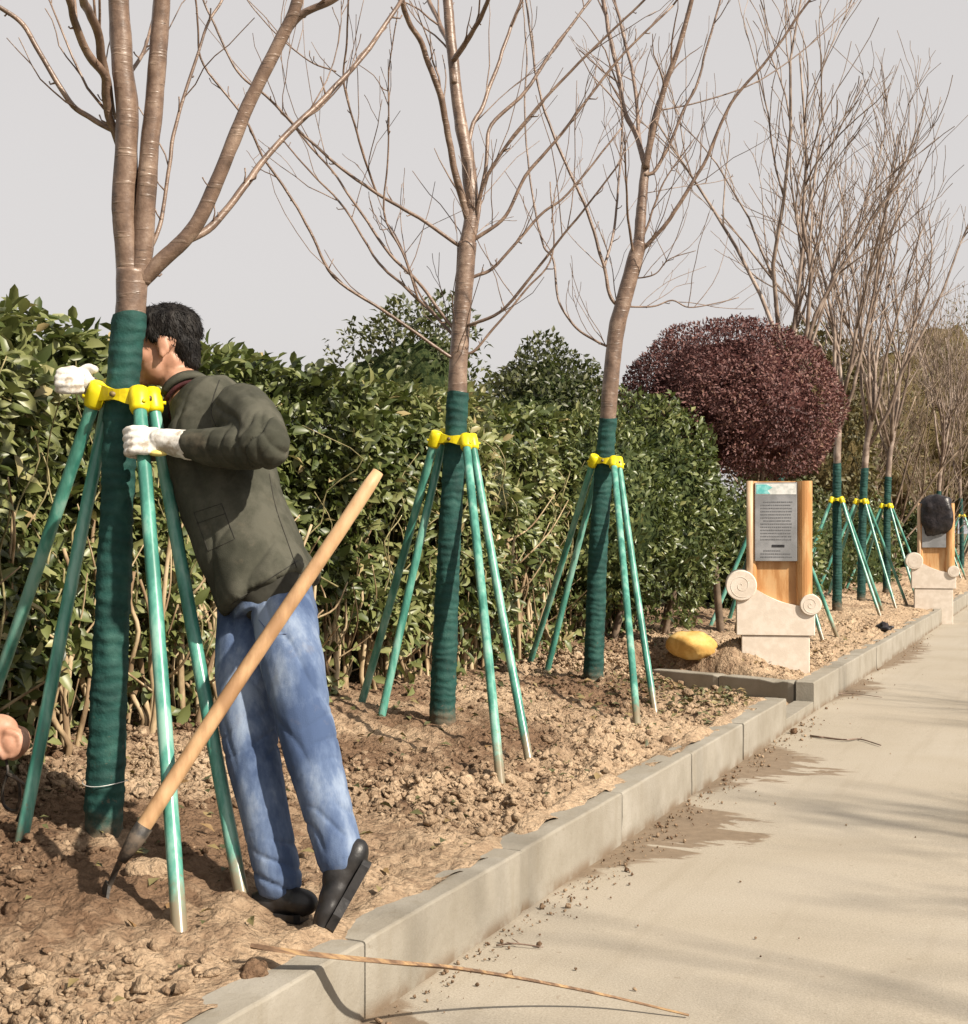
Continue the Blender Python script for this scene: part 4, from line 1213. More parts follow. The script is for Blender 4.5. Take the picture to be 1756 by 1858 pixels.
# brownish thicket and trees far down the row, right of the red shrub
k = 0
for (px, top, d, rx_, lab) in [
        (1545, 640, 26, 1.5, 'brown olive thicket tree right behind the three far staked trees'),
        (1620, 640, 30, 1.8, 'broad brown thicket tree behind the far end of the row'),
        (1690, 600, 36, 2.2, 'tall brown thicket tree above the bagged sign'),
        (1752, 560, 46, 2.8, 'highest olive crowned tree at the right edge'),
        (1580, 720, 36, 2.2, 'low brown thicket tree far behind the first staked tree of three'),
        (1800, 600, 40, 3.0, 'olive tree cut by the right edge of the picture')]:
    zt = HC + (965 - top) / FPX * d
    c = W(px, 900, d); zc = zt * 0.56
    shrub('thicket_tree', (c[0] - 1.0, c[1], zc), (rx_, rx_, zt - zc), 8000, 0.16, MAT['olive_leaf'], lab, 'tree', 61 + k, group='brown thicket beyond the row', lw=0.32, rough=0.3, shell=0.25, hole=0.0, tinted=0.05)
    k += 1
for (px, d, h, lab) in [(1365, 15.2, 1.2, 'low dark shrub showing between the green bush and red shrub'), (1498, 14.2, 0.95, 'low dark shrub right of the wooden board'), (1560, 19, 1.1, 'low green shrub behind the middle far support'), (1640, 22, 1.25, 'low dark shrub left of the bagged sign'), (1735, 30, 1.2, 'low dark shrub right of the bagged sign')]:
    c = W(px, 900, d)
    shrub('low_shrub', (c[0] - 0.8, c[1] + 0.3, 0.75), (0.75, 1.0, h), 5000, 0.075, MAT['bush_leaf'] if k % 2 else MAT['back_leaf'], lab, 'shrub', 80 + k, group='low shrubs behind the far supports', lw=0.5)
    k += 1
# bare multi stemmed saplings in that thicket
def sapling(seed):
    rg_ = np.random.default_rng(seed); parts = []
    for k in range(5):
        mb = MB(); a = rg_.uniform(0, 6.28); t = rg_.uniform(0.05, 0.32)
        grow(mb, (rg_.normal(0, 0.12), rg_.normal(0, 0.12), -0.05), (math.cos(a) * t, math.sin(a) * t, 1), rg_.uniform(3.0, 5.2), rg_.uniform(0.022, 0.045), 3, rg_, 0.5, 0.35, (4, 6), 5, 0.004)
        parts.append(mb.mesh('stem', MAT['brown_twig']))
    return parts
SAP = [sapling(500), sapling(501), sapling(502)]
sp = [(1480, 19, 1.0), (1535, 23, 1.1), (1585, 25, 1.0), (1640, 26, 1.05), (1668, 29, 1.0), (1700, 30, 1.1), (1728, 34, 1.1), (1748, 38, 1.3), (1610, 31, 1.25), (1560, 29, 1.2), (1680, 40, 1.3), (1755, 28, 0.8)]
words = ['beside the red shrub', 'behind the first far staked tree', 'between the second and third far staked trees', 'left of the bagged sign', 'above the bagged sign, left of it', 'directly above the bagged sign',
         'right of the bagged sign', 'at the right edge, tall', 'behind the third far staked tree', 'behind the second far staked tree', 'tallest one behind the bagged sign', 'low one touching the right edge']
for i, ((px, d, s), w) in enumerate(zip(sp, words)):
    if i in (0, 5, 9): continue
    s *= 0.85
    c = W(px, 900, d)
    root = empty('bare_sapling', (c[0] - 0.6, c[1], 0.3), 'bare brown multi stemmed sapling ' + w, 'sapling', 'bare saplings in the far thicket', rotz=i * 1.1)
    for me in SAP[i % 3]:
        add('stem', me, root, scale=(s, s, s))
# bare trees across the road: outside the frame, their branch shadows fall on the road
for i, (x, y, f) in enumerate([(5.2, 1.2, 0), (4.7, 3.9, 1), (5.0, 7.6, 2)]):
    tm, wm, parts = FORMS[f]
    root = empty('roadside_tree', (x, y, 0.1), 'bare tree across the road, outside the picture, ' + ('nearest the camera', 'opposite the second staked tree', 'opposite the wooden sign')[i], 'tree', 'bare trees across the road', rotz=i * 1.7 + 0.4)
    for nm, me in [('trunk', tm)] + [('branch', p) for p in parts]:
        add(nm, me, root, scale=(1.0, 1.0, 0.86))

# leaf litter
def litter(n, seed):
    r_ = np.random.default_rng(seed)
    m = n // 2
    x = np.concatenate([-1.72 - np.abs(r_.normal(0.25, 0.32, m)), -1.7 - 1.6 * r_.random(n - m)])
    y = np.concatenate([r_.normal(7.55, 0.38, m), r_.uniform(2.2, 14, n - m)])
    keep = (x > -3.2) & (x < -1.66); x, y = x[keep], y[keep]; n = len(x)
    z = soil_h(x, y) + r_.uniform(0.002, 0.02, n)
    P = np.stack([x, y, z], -1)
    D = np.stack([r_.normal(size=n), r_.normal(size=n), r_.normal(0, 0.25, n)], -1)
    N = np.stack([r_.normal(0, 0.35, n), r_.normal(0, 0.35, n), np.ones(n)], -1)
    L = r_.uniform(0.025, 0.06, n)
    return leaf_mesh('leaf_litter', P, D, N, L, L * 0.5, r_.random(n), MAT['litter'], True)
add('leaf_litter', litter(1500, 17), kind='stuff', label='fallen green and tan leaves heaped beside the kerb opening', category='leaf litter')

# ------------------------------------------------------------------ signs on stone bases
def prism(mb, outline, y0, y1, mi=0, bev=0.0):
    """Extrude an x-z outline (counter clockwise seen from -Y) from y0 to y1."""
    O = np.array(outline, float); n = len(O)
    rings = []
    for (y, s) in ((y0, bev), (y0 + bev, 0), (y1 - bev, 0), (y1, bev)) if bev else ((y0, 0), (y1, 0)):
        c = O.mean(0)
        Q = O - (O - c) / (np.linalg.norm(O - c, axis=1)[:, None] + 1e-9) * s
        rings.append(np.stack([Q[:, 0], np.full(n, y), Q[:, 1]], -1))
    V = np.concatenate(rings); F = []
    for k in range(len(rings) - 1):
        for j in range(n):
            a = k * n + j; b = k * n + (j + 1) % n
            F.append((a, b, b + n, a + n))
    F.append(tuple(range(n - 1, -1, -1))); F.append(tuple(range((len(rings) - 1) * n, len(rings) * n)))
    mb.raw(V, F, mi)

def text_rows(root, x0, x1, z_top, rows, y, seed, ragged=True):
    r_ = np.random.default_rng(seed)
    z = z_top
    for k in range(rows):
        mb = MB(); x = x0 + (0.02 if ragged and k in (0, 6) else 0.0)
        end = x1 if r_.random() < 0.8 else x0 + (x1 - x0) * r_.uniform(0.4, 0.8)
        while x < end:
            w = r_.uniform(0.006, 0.011)
            mb.box((x + w / 2, y, z), (w, 0.0012, 0.0075))
            x += w + r_.uniform(0.0035, 0.006)
        child('text_line', mb.mesh('text_line', MAT['print'], shade=False), root)
        z -= 0.0215

def stone_sign(loc, label, seed, bagged=False):
    root = empty('sign_stand', loc, label, 'sign', 'wooden signs on stone bases')
    root.rotation_euler = (0, 0, 0)
    x, y, z = loc
    def w(mb): return mb
    W2 = 0.265
    # lower plinth
    mb = MB(); mb.box((x, y + 0.14, z + 0.02), (0.46, 0.26, 0.50), bevel=0.006)
    child('plinth', mb.mesh('plinth', MAT['stone'], shade=False), root)
    # upper block with a scooped top between two scrolls
    o = [(-W2, 0.272), (W2, 0.272), (W2, 0.42)]
    for t in np.linspace(0, 1, 14):
        o.append((W2 - 0.03 - t * (2 * W2 - 0.09), 0.475 + 0.006 * math.sin(t * 3.14) * -1 + 0.165 * t ** 1.9))
    o += [(-W2, 0.60)]
    mb = MB(); prism(mb, [(x + a, z + b) for a, b in o], y, y + 0.285, 0, 0.006)
    child('scroll_block', mb.mesh('scroll_block', MAT['stone'], shade=False), root)
    for (cx, cz, r) in ((-0.232, 0.615, 0.106), (0.235, 0.486, 0.072)):
        mb = MB(); ang = np.linspace(0, 2 * math.pi, 36, endpoint=False)
        prof = [(-0.020, r * 0.94), (-0.014, r), (0.30, r), (0.306, r * 0.94)]
        rings = [np.stack([x + cx + rr * np.cos(ang), np.full(36, y + yy), z + cz + rr * np.sin(ang)], -1) for yy, rr in prof]
        mb.loft(rings)
        # carved spiral groove standing as a low ridge on the face
        t = np.linspace(0.6, 11.5, 70); rr = r * 0.80 * t / 11.5
        mb.tube(np.stack([x + cx + rr * np.cos(t), np.full(70, y - 0.0205), z + cz + rr * np.sin(t)], -1), 0.0018, 5)
        child('scroll', mb.mesh('scroll', MAT['stone'], shade=False), root)
    # wooden board: half round flanks and a flat centre
    bx0, bx1, bz0, bz1 = -0.185, 0.25, 0.45, 1.335
    mb = MB()
    O = []
    for a in np.linspace(math.pi, 2 * math.pi, 9): O.append((bx0 + 0.03 + 0.03 * math.cos(a), 0.05 + 0.028 * math.sin(a)))
    for a in np.linspace(math.pi, 2 * math.pi, 11): O.append((bx1 - 0.055 + 0.055 * math.cos(a), 0.05 + 0.05 * math.sin(a)))
    O += [(bx1, 0.13), (bx0, 0.13)]
    rings = [np.array([(x + a, y + b, z + zz) for a, b in O]) for zz in np.linspace(bz0, bz1, 10)]
    mb.loft(rings)
    board = child('board', mb.mesh('board', MAT['board'], shade=False), root)
    mb = MB(); mb.tube(np.array([(x + bx0 + 0.012, y + 0.03, z + bz0), (x + bx0 + 0.012, y + 0.03, z + bz1 + 0.002)]), 0.024, 12)
    child('pale_edge', mb.mesh('pale_edge', MAT['board_pale']), root)
    # grey plate with header strip and lines of print
    px0, px1, pz0, pz1 = -0.140, 0.145, 0.783, 1.325
    mb = MB(); mb.box((x + (px0 + px1) / 2, y + 0.030, z + (pz0 + pz1) / 2), (px1 - px0, 0.036, pz1 - pz0), bevel=0.003)
    child('plate', mb.mesh('plate', MAT['plate'], shade=False), root)
    yf = y + 0.0115
    if not bagged:
        mb = MB(); mb.box((x + 0.002, yf - 0.0005, z + 1.280), (0.275, 0.002, 0.075))
        hd = child('header_strip', mb.mesh('header_strip', MAT['white_tie'], shade=False), root)
        mb = MB()
        prism(mb, [(x - 0.13, z + 1.247), (x - 0.035, z + 1.247), (x - 0.055, z + 1.27), (x - 0.02, z + 1.29), (x - 0.06, z + 1.312), (x - 0.13, z + 1.312)], yf - 0.003, yf - 0.0016)
        child('header_emblem', mb.mesh('header_emblem', simple('turquoise_print', [(0.2, (0.12, 0.5, 0.5)), (0.8, (0.3, 0.7, 0.7))], 20, 0.5), shade=False), root)
        text_rows(root, x - 0.10, x + 0.105, z + 1.19, 13, yf - 0.0006, seed)
        mb = MB(); mb.box((x + 0.018, yf - 0.001, z + 0.888), (0.085, 0.0014, 0.017))
        child('black_bar', mb.mesh('black_bar', MAT['black_print'], shade=False), root)
        text_rows(root, x - 0.10, x + 0.105, z + 0.855, 3, yf - 0.0006, seed + 1)
    return root

d_ = 9.42 / ((1407 - 878) / FPX * SP + CP); q = W(1407, 1000, d_)
S1 = (q[0], q[1], 0.165)
sign1 = stone_sign(S1, 'wooden sign with grey printed plate on a pale scrolled stone base, nearest', 3)
q, _ = on_plane(1731, 1106, 0.19)
S2 = (q[0] - 0.25, q[1] + 0.1, 0.17)
sign1.rotation_euler = (0, 0, math.radians(14))
sign2 = stone_sign(S2, 'farther stone based sign whose top is covered by a black bag', 4, True)
sign2.rotation_euler = (0, 0, math.radians(8))
# crumpled black bag pulled over the second sign
V, F = ico(4)
d = 1 + 0.10 * fbm(V * 2.2, 4, 8) + 0.06 * (1 - np.abs(fbm(V * 3.5, 3, 15)))
sq = (np.abs(V[:, 0]) ** 4 + np.abs(V[:, 1]) ** 4 + np.abs(V[:, 2]) ** 4) ** (-0.25)
V = V * (d * sq)[:, None] * np.array([0.185, 0.125, 0.235])
me = mesh_from('plastic_bag', V, F, [MAT['black_bag']])
add('plastic_bag', me, None, (S2[0] + 0.03, S2[1] + 0.07, S2[2] + 1.19), label='crumpled black plastic bag pulled over the farther sign board', category='bag')
q, _ = on_soil(1605, 1146, 0.22)
lump('plastic_scrap', (q[0], q[1], q[2] + 0.03), (0.10, 0.06, 0.05), MAT['black_bag'], 21, 'small black crumpled scrap on the soil below the three far supports', 'scrap', amp=0.6)

# ------------------------------------------------------------------ hoe leaning at the man's hip
A = W(686, 852, 3.42); B = W(240, 1532, 3.20)
hoe = empty('hoe', tuple(on_soil(195, 1612, 0.24)[0]), 'long wooden handled hoe slanting in front of the man\'s jeans', 'hoe')
mb = MB(); s = np.linspace(0, 1, 24)[:, None]; C = B + (A - B) * s + np.array([0, 0, 0.006]) * np.sin(s * 5)
rr = np.interp(np.linspace(0, 1, 24), [0, 0.03, 0.1, 0.6, 0.985, 1.0], [0.0150, 0.0185, 0.0195, 0.0185, 0.0180, 0.0145])
mb.tube(C, rr, 14, rough=0.03, seed=4)
child('handle', mb.mesh('handle', MAT['timber']), hoe)
u = (B - A) / np.linalg.norm(B - A)
mb = MB(); mb.tube(np.array([B - u * 0.05, B - u * 0.01, B + u * 0.045]), [0.0215, 0.021, 0.012], 12)
child('ferrule', mb.mesh('ferrule', MAT['iron']), hoe)
E = W(190, 1612, 3.27)
mb = MB(); mb.tube(catmull([B + u * 0.03, (B + E) / 2 + np.array([0, 0, 0.004]), E - np.array([0, 0, 0.02])], 5), np.linspace(0.009, 0.006, 11), 8)
child('tang', mb.mesh('tang', MAT['iron']), hoe)
side = np.cross(u, [0, 0, 1.0]); side /= np.linalg.norm(side)
dn = np.array([0, 0, -1.0]); fw = E - B; fw /= np.linalg.norm(fw)
mb = MB()
rings = []
for t, wd, th in ((0, 0.030, 0.005), (0.3, 0.055, 0.004), (0.7, 0.065, 0.003), (1.0, 0.062, 0.0015)):
    c = E - fw * 0.02 + (fw * 0.6 + dn * 0.5) * 0.13 * t
    nrm = np.cross(side, fw); 
    rings.append(np.array([c + side * wd + nrm * th, c - side * wd + nrm * th, c - side * wd - nrm * th, c + side * wd - nrm * th]))
mb.loft(rings)
child('blade', mb.mesh('blade', MAT['iron'], shade=False), hoe)

# ------------------------------------------------------------------ split cane lying over the kerb, twigs on the road
pts = []
for px, py, z in ((455, 1716, 0.245), (540, 1728, 0.235), (620, 1737, 0.222), (735, 1748, 0.202), (830, 1757, 0.150), (960, 1778, 0.09), (1100, 1806, 0.040), (1250, 1842, 0.007)):
    pts.append(on_plane(px, py, z)[0])
C = catmull(pts, 6); n = len(C); t = np.linspace(0, 1, n)
wd = np.interp(t, [0, 0.06, 0.3, 0.5, 1], [0.006, 0.017, 0.016, 0.010, 0.0035]); th = np.interp(t, [0, 0.3, 1], [0.006, 0.006, 0.003])
T = np.gradient(C, axis=0); T /= np.linalg.norm(T, axis=1)[:, None]; S = np.cross(T, [0, 0, 1.0]); S /= np.linalg.norm(S, axis=1)[:, None]; N = np.cross(S, T)
mb = MB(); mb.loft([np.array([C[i] + S[i] * wd[i], C[i] + N[i] * th[i], C[i] - S[i] * wd[i], C[i] - N[i] * th[i]]) for i in range(n)])
add('split_cane', mb.mesh('split_cane', MAT['reed'], shade=False), label='long dry split cane lying from the soil over the kerb onto the road', category='cane')
def twig(pxs, z, r, label, mat='bark'):
    P = [on_plane(px, py, z + dz)[0] for px, py, dz in pxs]
    mb = MB(); C = catmull(P, 5); mb.tube(C, np.linspace(r, r * 0.5, len(C)), 6, rough=0.2)
    rg_ = np.random.default_rng(int(pxs[0][0]))
    for _ in range(3):
        k = int(rg_.integers(1, len(C) - 1)); mb.tube(np.array([C[k], C[k] + np.array([rg_.normal(0, 0.03), rg_.normal(0, 0.03), 0.006])]), [r * 0.6, r * 0.3], 4)
    add('fallen_twig', mb.mesh('fallen_twig', MAT[mat]), label=label, category='twig')
twig([(1470, 1335, 0.004), (1530, 1342, 0.008), (1560, 1341, 0.006), (1598, 1352, 0.006)], 0.004, 0.006, 'thin bare twig on the road past the kerb opening, longest')
twig([(1500, 1262, 0.004), (1540, 1258, 0.01), (1600, 1265, 0.005)], 0.004, 0.004, 'short twig on the road beside the far kerb corner')
twig([(900, 1715, 0.004), (935, 1712, 0.008), (985, 1718, 0.005)], 0.003, 0.0035, 'short dark twig on the road near the kerb in front')

# ------------------------------------------------------------------ people
CR = np.array([CP, SP, 0.0]); CF = np.array([-SP, CP, 0.0]); UP = np.array([0, 0, 1.0])

def organic(mb, name, mats, voxel=0.006, it=4, disp=None, factor=0.5):
    """Merge overlapping closed shapes into one continuous skin, relax it, then add folds."""
    me = mb.mesh('tmp', mats)
    o = bpy.data.objects.new('tmp', me); COL.objects.link(o)
    m = o.modifiers.new('r', 'REMESH'); m.mode = 'VOXEL'; m.voxel_size = voxel; m.adaptivity = 0.0
    s = o.modifiers.new('s', 'SMOOTH'); s.iterations = it; s.factor = factor
    dg = bpy.context.evaluated_depsgraph_get()
    ev = o.evaluated_get(dg)
    res = bpy.data.meshes.new_from_object(ev, depsgraph=dg)
    bpy.data.objects.remove(o, do_unlink=True); bpy.data.meshes.remove(me)
    res.name = name
    res.materials.clear()
    for mt in (mats if isinstance(mats, (list, tuple)) else [mats]): res.materials.append(mt)
    nv = len(res.vertices)
    if disp is not None:
        co = np.zeros(nv * 3); res.vertices.foreach_get('co', co); co = co.reshape(-1, 3)
        nr = np.zeros(nv * 3); res.vertices.foreach_get('normal', nr); nr = nr.reshape(-1, 3)
        co = co + nr * disp(co)[:, None]
        res.vertices.foreach_set('co', co.ravel())
    res.polygons.foreach_set('use_smooth', np.ones(len(res.polygons), dtype=bool))
    res.polygons.foreach_set('material_index', np.zeros(len(res.polygons), dtype=np.int32))
    res.update()
    return res

def limb(mb, pts, rad, n=14, per=6):
    C = catmull(pts, per); R = np.interp(np.linspace(0, 1, len(C)), np.linspace(0, 1, len(rad)), rad)
    mb.tube(C, R, n)
    mb.ball(C[0], R[0] * 0.99, sub=2); mb.ball(C[-1], R[-1] * 0.99, sub=2)

def rings_body(mb, st, n=28, power=2.6, ext=0.0):
    """st: (centre, half width sideways, half width in depth); rings stand square to the spine."""
    C = np.array([s[0] for s in st]); T = np.gradient(C, axis=0); T /= np.linalg.norm(T, axis=1)[:, None]
    R = []
    a = np.linspace(0, 2 * math.pi, n, endpoint=False)
    for (c, hw, hd), t in zip(st, T):
        dv = CF - t * (CF @ t); dv /= np.linalg.norm(dv); wv = np.cross(t, dv)
        ca = np.sign(np.cos(a)) * np.abs(np.cos(a)) ** (2 / power); sa = np.sign(np.sin(a)) * np.abs(np.sin(a)) ** (2 / power)
        R.append(np.asarray(c) + (ca * hw)[:, None] * wv + (sa * hd)[:, None] * dv)
    mb.loft(R)

MAT['skin'] = simple('skin', [(0.25, (0.46, 0.235, 0.15)), (0.6, (0.55, 0.30, 0.20)), (0.85, (0.60, 0.35, 0.25))], 18, 0.5, 0.12, 120, 0.002)
MAT['hair'] = simple('black_hair', [(0.2, (0.006, 0.005, 0.005)), (0.8, (0.016, 0.013, 0.011))], 60, 0.62, 0.6, 140, 0.004, stretch=(1, 1, 0.35), spec=0.22)
MAT['jacket'] = cloth('olive_grey_jacket', [(0.2, (0.046, 0.047, 0.035)), (0.55, (0.066, 0.066, 0.050)), (0.85, (0.092, 0.090, 0.070))], 7, 11, 0.012, 0.5)
MAT['shirt'] = simple('dark_undershirt', [(0.2, (0.026, 0.025, 0.018)), (0.8, (0.05, 0.048, 0.036))], 12, 0.9)
MAT['maroon'] = simple('maroon_pullover', [(0.2, (0.05, 0.01, 0.012)), (0.8, (0.10, 0.02, 0.022))], 20, 0.9, 0.5, 200)
MAT['jeans'] = cloth('faded_blue_denim', [(0.2, (0.062, 0.096, 0.185)), (0.5, (0.122, 0.172, 0.285)), (0.8, (0.255, 0.318, 0.43))], 6, 16, 0.010, 0.5, 300, (1, 1, 0.4))
MAT['glove'] = simple('white_cotton_glove', [(0.08, (0.42, 0.36, 0.29)), (0.35, (0.68, 0.65, 0.60)), (0.8, (0.80, 0.78, 0.74))], 32, 0.9, 0.5, 260, 0.0015, spec=0.2)
MAT['glove_yellow'] = simple('yellow_glove_patch', [(0.2, (0.70, 0.52, 0.10)), (0.8, (0.80, 0.66, 0.22))], 25, 0.7)
MAT['shoe'] = simple('black_leather', [(0.2, (0.008, 0.008, 0.009)), (0.8, (0.028, 0.026, 0.026))], 14, 0.42, 0.4, 60, 0.003, spec=0.4)
MAT['eye'] = simple('dark_eye', [(0.2, (0.01, 0.008, 0.006)), (0.8, (0.03, 0.02, 0.015))], 30, 0.2)
MAT['navy'] = simple('navy_work_clothes', [(0.2, (0.014, 0.018, 0.035)), (0.8, (0.035, 0.042, 0.07))], 6, 0.9, 0.4, 200, 0.0015)

def head_shapes(mb, c, f, up, lf, k=1.0):
    def at(a, b, d): return c + (f * a + lf * b + up * d) * k
    R = np.stack([f, lf, up], 1)
    def el(p, r): mb.ball(at(*p), np.array(r) * k, sub=3, R=R)
    el((-0.015, 0, 0.035), (0.098, 0.076, 0.082)); el((0.028, 0, -0.03), (0.066, 0.062, 0.086)); el((0.03, 0, -0.072), (0.055, 0.050, 0.038))
    el((0.068, 0, -0.096), (0.020, 0.024, 0.018)); el((0.100, 0, -0.020), (0.016, 0.013, 0.016)); el((0.090, 0, 0.0), (0.014, 0.010, 0.028))
    el((0.074, 0, 0.030), (0.020, 0.050, 0.013)); el((0.088, 0, -0.055), (0.011, 0.022, 0.007)); el((0.086, 0, -0.068), (0.011, 0.019, 0.007))
    for s in (-1, 1):
        el((0.052, 0.042 * s, -0.028), (0.030, 0.022, 0.024))
        el((-0.008, 0.077 * s, -0.008), (0.020, 0.008, 0.032)); el((-0.002, 0.080 * s, -0.032), (0.011, 0.007, 0.013))
    return at, R

def finger(mb, pts, r0, r1):
    C = catmull(pts, 5); mb.tube(C, np.linspace(r0, r1, len(C)), 10); mb.ball(C[-1], r1, sub=2); mb.ball(C[0], r0, sub=1)

# --- the man at the nearest tree ---
man = empty('person', tuple(W(545, 1672, 3.42)), 'person in olive jacket, blue jeans and white gloves hugging the nearest trunk', 'person')
hc = W(297, 630, d1 + 0.145)
f = -CR * 0.98 - CF * 0.10 - UP * 0.10; f /= np.linalg.norm(f)
up = UP + CR * (-0.06); up -= f * (up @ f); up /= np.linalg.norm(up); lf = np.cross(up, f)
neckb = W(350, 738, 3.88)
pel = W(478, 1000, 3.73)
shL, elL, wrL = W(440, 752, 3.70), W(486, 812, 3.46), W(345, 808, 3.63)
shR, elR, wrR = W(350, 748, 4.00), W(255, 800, 4.12), W(168, 708, 3.97)
hipL, knL, anL = W(500, 1090, 3.60), W(550, 1340, 3.40), W(618, 1568, 3.315)
hipR, knR, anR = W(460, 1095, 3.71), W(448, 1350, 3.50), W(505, 1598, 3.40)
toeL, heelL = W(580, 1682, 3.27), W(650, 1578, 3.30)
toeR, heelR = W(448, 1640, 3.45), W(536, 1642, 3.39)
mb = MB()
at, HR = head_shapes(mb, hc, f, up, lf, 0.95)
limb(mb, [at(-0.025, 0, -0.04), at(-0.035, 0, -0.10), neckb], [0.055, 0.054, 0.060])
rings_body(mb, [(neckb, 0.06, 0.08), (W(392, 765, 3.865), 0.10, 0.13), (W(410, 860, 3.82), 0.10, 0.12), (W(436, 940, 3.76), 0.095, 0.12), (pel, 0.095, 0.12), (W(490, 1070, 3.67), 0.085, 0.12)], 20)
limb(mb, [shL, elL, wrL], [0.050, 0.032, 0.028]); limb(mb, [shR, elR, wrR], [0.050, 0.032, 0.028])
limb(mb, [hipL, knL, anL], [0.062, 0.052, 0.034]); limb(mb, [hipR, knR, anR], [0.062, 0.052, 0.034])
limb(mb, [anL, heelL * 0.35 + toeL * 0.65 - CR * 0.012], [0.030, 0.016]); limb(mb, [anR, heelR * 0.4 + toeR * 0.6 + UP * 0.02], [0.030, 0.016])
limb(mb, [wrL, W(290, 800, 3.67)], [0.028, 0.020]); limb(mb, [wrR, W(146, 694, 3.85)], [0.028, 0.024])
child('body', organic(mb, 'body', MAT['skin'], 0.0055, 3), man)
# eyes and brows
for s in (-1, 1):
    m2 = MB(); m2.ball(at(0.083, 0.033 * s, 0.008), (0.010, 0.013, 0.006), sub=2, R=HR); child('eye', m2.mesh('eye', MAT['eye']), man)
    m2 = MB(); m2.ball(at(0.090, 0.033 * s, 0.030), (0.006, 0.022, 0.005), sub=2, R=HR); child('eyebrow', m2.mesh('eyebrow', MAT['hair']), man)
# hair: full on top, cut short over the ears, down to the nape
m2 = MB()
for p, r in (((-0.022, 0, 0.052), (0.100, 0.083, 0.080)), ((0.020, 0, 0.080), (0.072, 0.072, 0.048)), ((-0.062, 0, 0.0), (0.048, 0.068, 0.072)), ((-0.070, 0, -0.045), (0.034, 0.050, 0.042)),
             ((0.020, 0.062, 0.035), (0.022, 0.018, 0.032)), ((0.020, -0.062, 0.035), (0.022, 0.018, 0.032)), ((0.060, 0, 0.098), (0.040, 0.055, 0.025))):
    m2.ball(at(*p), np.array(r) * 0.95, sub=3, R=HR)
child('hair', organic(m2, 'hair', MAT['hair'], 0.0045, 2, lambda co: 0.0035 * fbm(co * np.array([90, 90, 40]), 3, 5)), man)
# loose locks over the hair mass
hm = [c for c in bpy.data.objects if c.parent == man and c.name.startswith('hair')][0].data
hco = np.zeros(len(hm.vertices) * 3); hm.vertices.foreach_get('co', hco); hco = hco.reshape(-1, 3)
hno = np.zeros(len(hm.vertices) * 3); hm.vertices.foreach_get('normal', hno); hno = hno.reshape(-1, 3)
rh = np.random.default_rng(5); HV, HF = [], []
for i in rh.choice(len(hco), 2600, replace=False):
    n_ = hno[i]; g_ = -up * 0.8 - f * 0.35 + rh.normal(0, 0.35, 3)
    if (hco[i] - hc) @ f > 0.03: g_ = g_ + f * 0.9
    g_ -= n_ * (g_ @ n_); g_ /= np.linalg.norm(g_) + 1e-9
    s_ = np.cross(n_, g_); l_ = rh.uniform(0.012, 0.026); w_ = 0.0011; p_ = hco[i] - n_ * 0.001; q_ = p_ + g_ * l_ * 0.6 + n_ * 0.004
    b_ = len(HV); HV += [p_ - s_ * w_, p_ + s_ * w_, q_ + s_ * w_, q_ - s_ * w_, p_ + g_ * l_ + n_ * rh.uniform(0.001, 0.006)]
    HF += [(b_, b_ + 1, b_ + 2, b_ + 3), (b_ + 3, b_ + 2, b_ + 4)]
child('hair_locks', mesh_from('hair_locks', np.array(HV), HF, [MAT['hair']]), man, kind='stuff')
# jacket
def ridge(x, k=3.0):
    return (1 - np.abs(np.sin(x))) ** k
def rn(co, sc, seed, k=2.5):
    return np.clip(1 - np.abs(fbm(co * sc, 3, seed)) * 1.6, 0, 1) ** k
def jacket_folds(co):
    lat = co @ CR; z = co[:, 2]; dp = co @ CF
    a = 0.003 * fbm(co * 7.0, 3, 61)
    de = np.linalg.norm(co - elL, axis=1)
    ax = (wrL - elL) / np.linalg.norm(wrL - elL); t = (co - elL) @ ax
    # pinched creases inside the elbow and along the sleeve
    a -= 0.010 * ridge(t * 62 + 2.2 * fbm(co * 9, 2, 7) + z * 20) * np.exp(-((t - 0.02) / 0.075) ** 2) * np.exp(-(de / 0.13) ** 4)
    a -= 0.006 * ridge(t * 48 - z * 14 + 3.2 * fbm(co * 6, 2, 8)) * smooth(-0.1, 0.5, fbm(co * 6, 2, 41)) * smooth(0.02, 0.10, t) * np.exp(-(np.linalg.norm(np.cross(co - elL, ax), axis=1) / 0.075) ** 6)
    # drag lines from the armpit and shoulder blade down to the front hem
    w = smooth(1.58, 1.45, z)
    m1 = smooth(-0.35, 0.25, fbm(co * 3.2, 2, 31)); m2_ = smooth(-0.25, 0.35, fbm(co * 3.6, 2, 37))
    a -= 0.0085 * w * m1 * ridge((lat * 0.85 + z * 0.45) * 24 + 3.4 * fbm(co * 2.2, 3, 11), 3.0)
    a -= 0.0065 * w * m2_ * ridge((lat * 1.0 - z * 0.22) * 30 + 3.6 * fbm(co * 2.4, 3, 13), 3.5)
    a += 0.0022 * rn(co, np.array([6, 6, 9]), 77)
    # the hem stands off a little
    hz = (co - W(494, 1080, 3.68)) @ ((W(460, 1010, 3.71) - W(494, 1080, 3.68)) / np.linalg.norm(W(460, 1010, 3.71) - W(494, 1080, 3.68)))
    a += 0.010 * smooth(0.09, 0.0, hz) + 0.004 * np.sin(lat * 60 + dp * 40) * smooth(0.12, 0.0, hz)
    return a
m2 = MB()
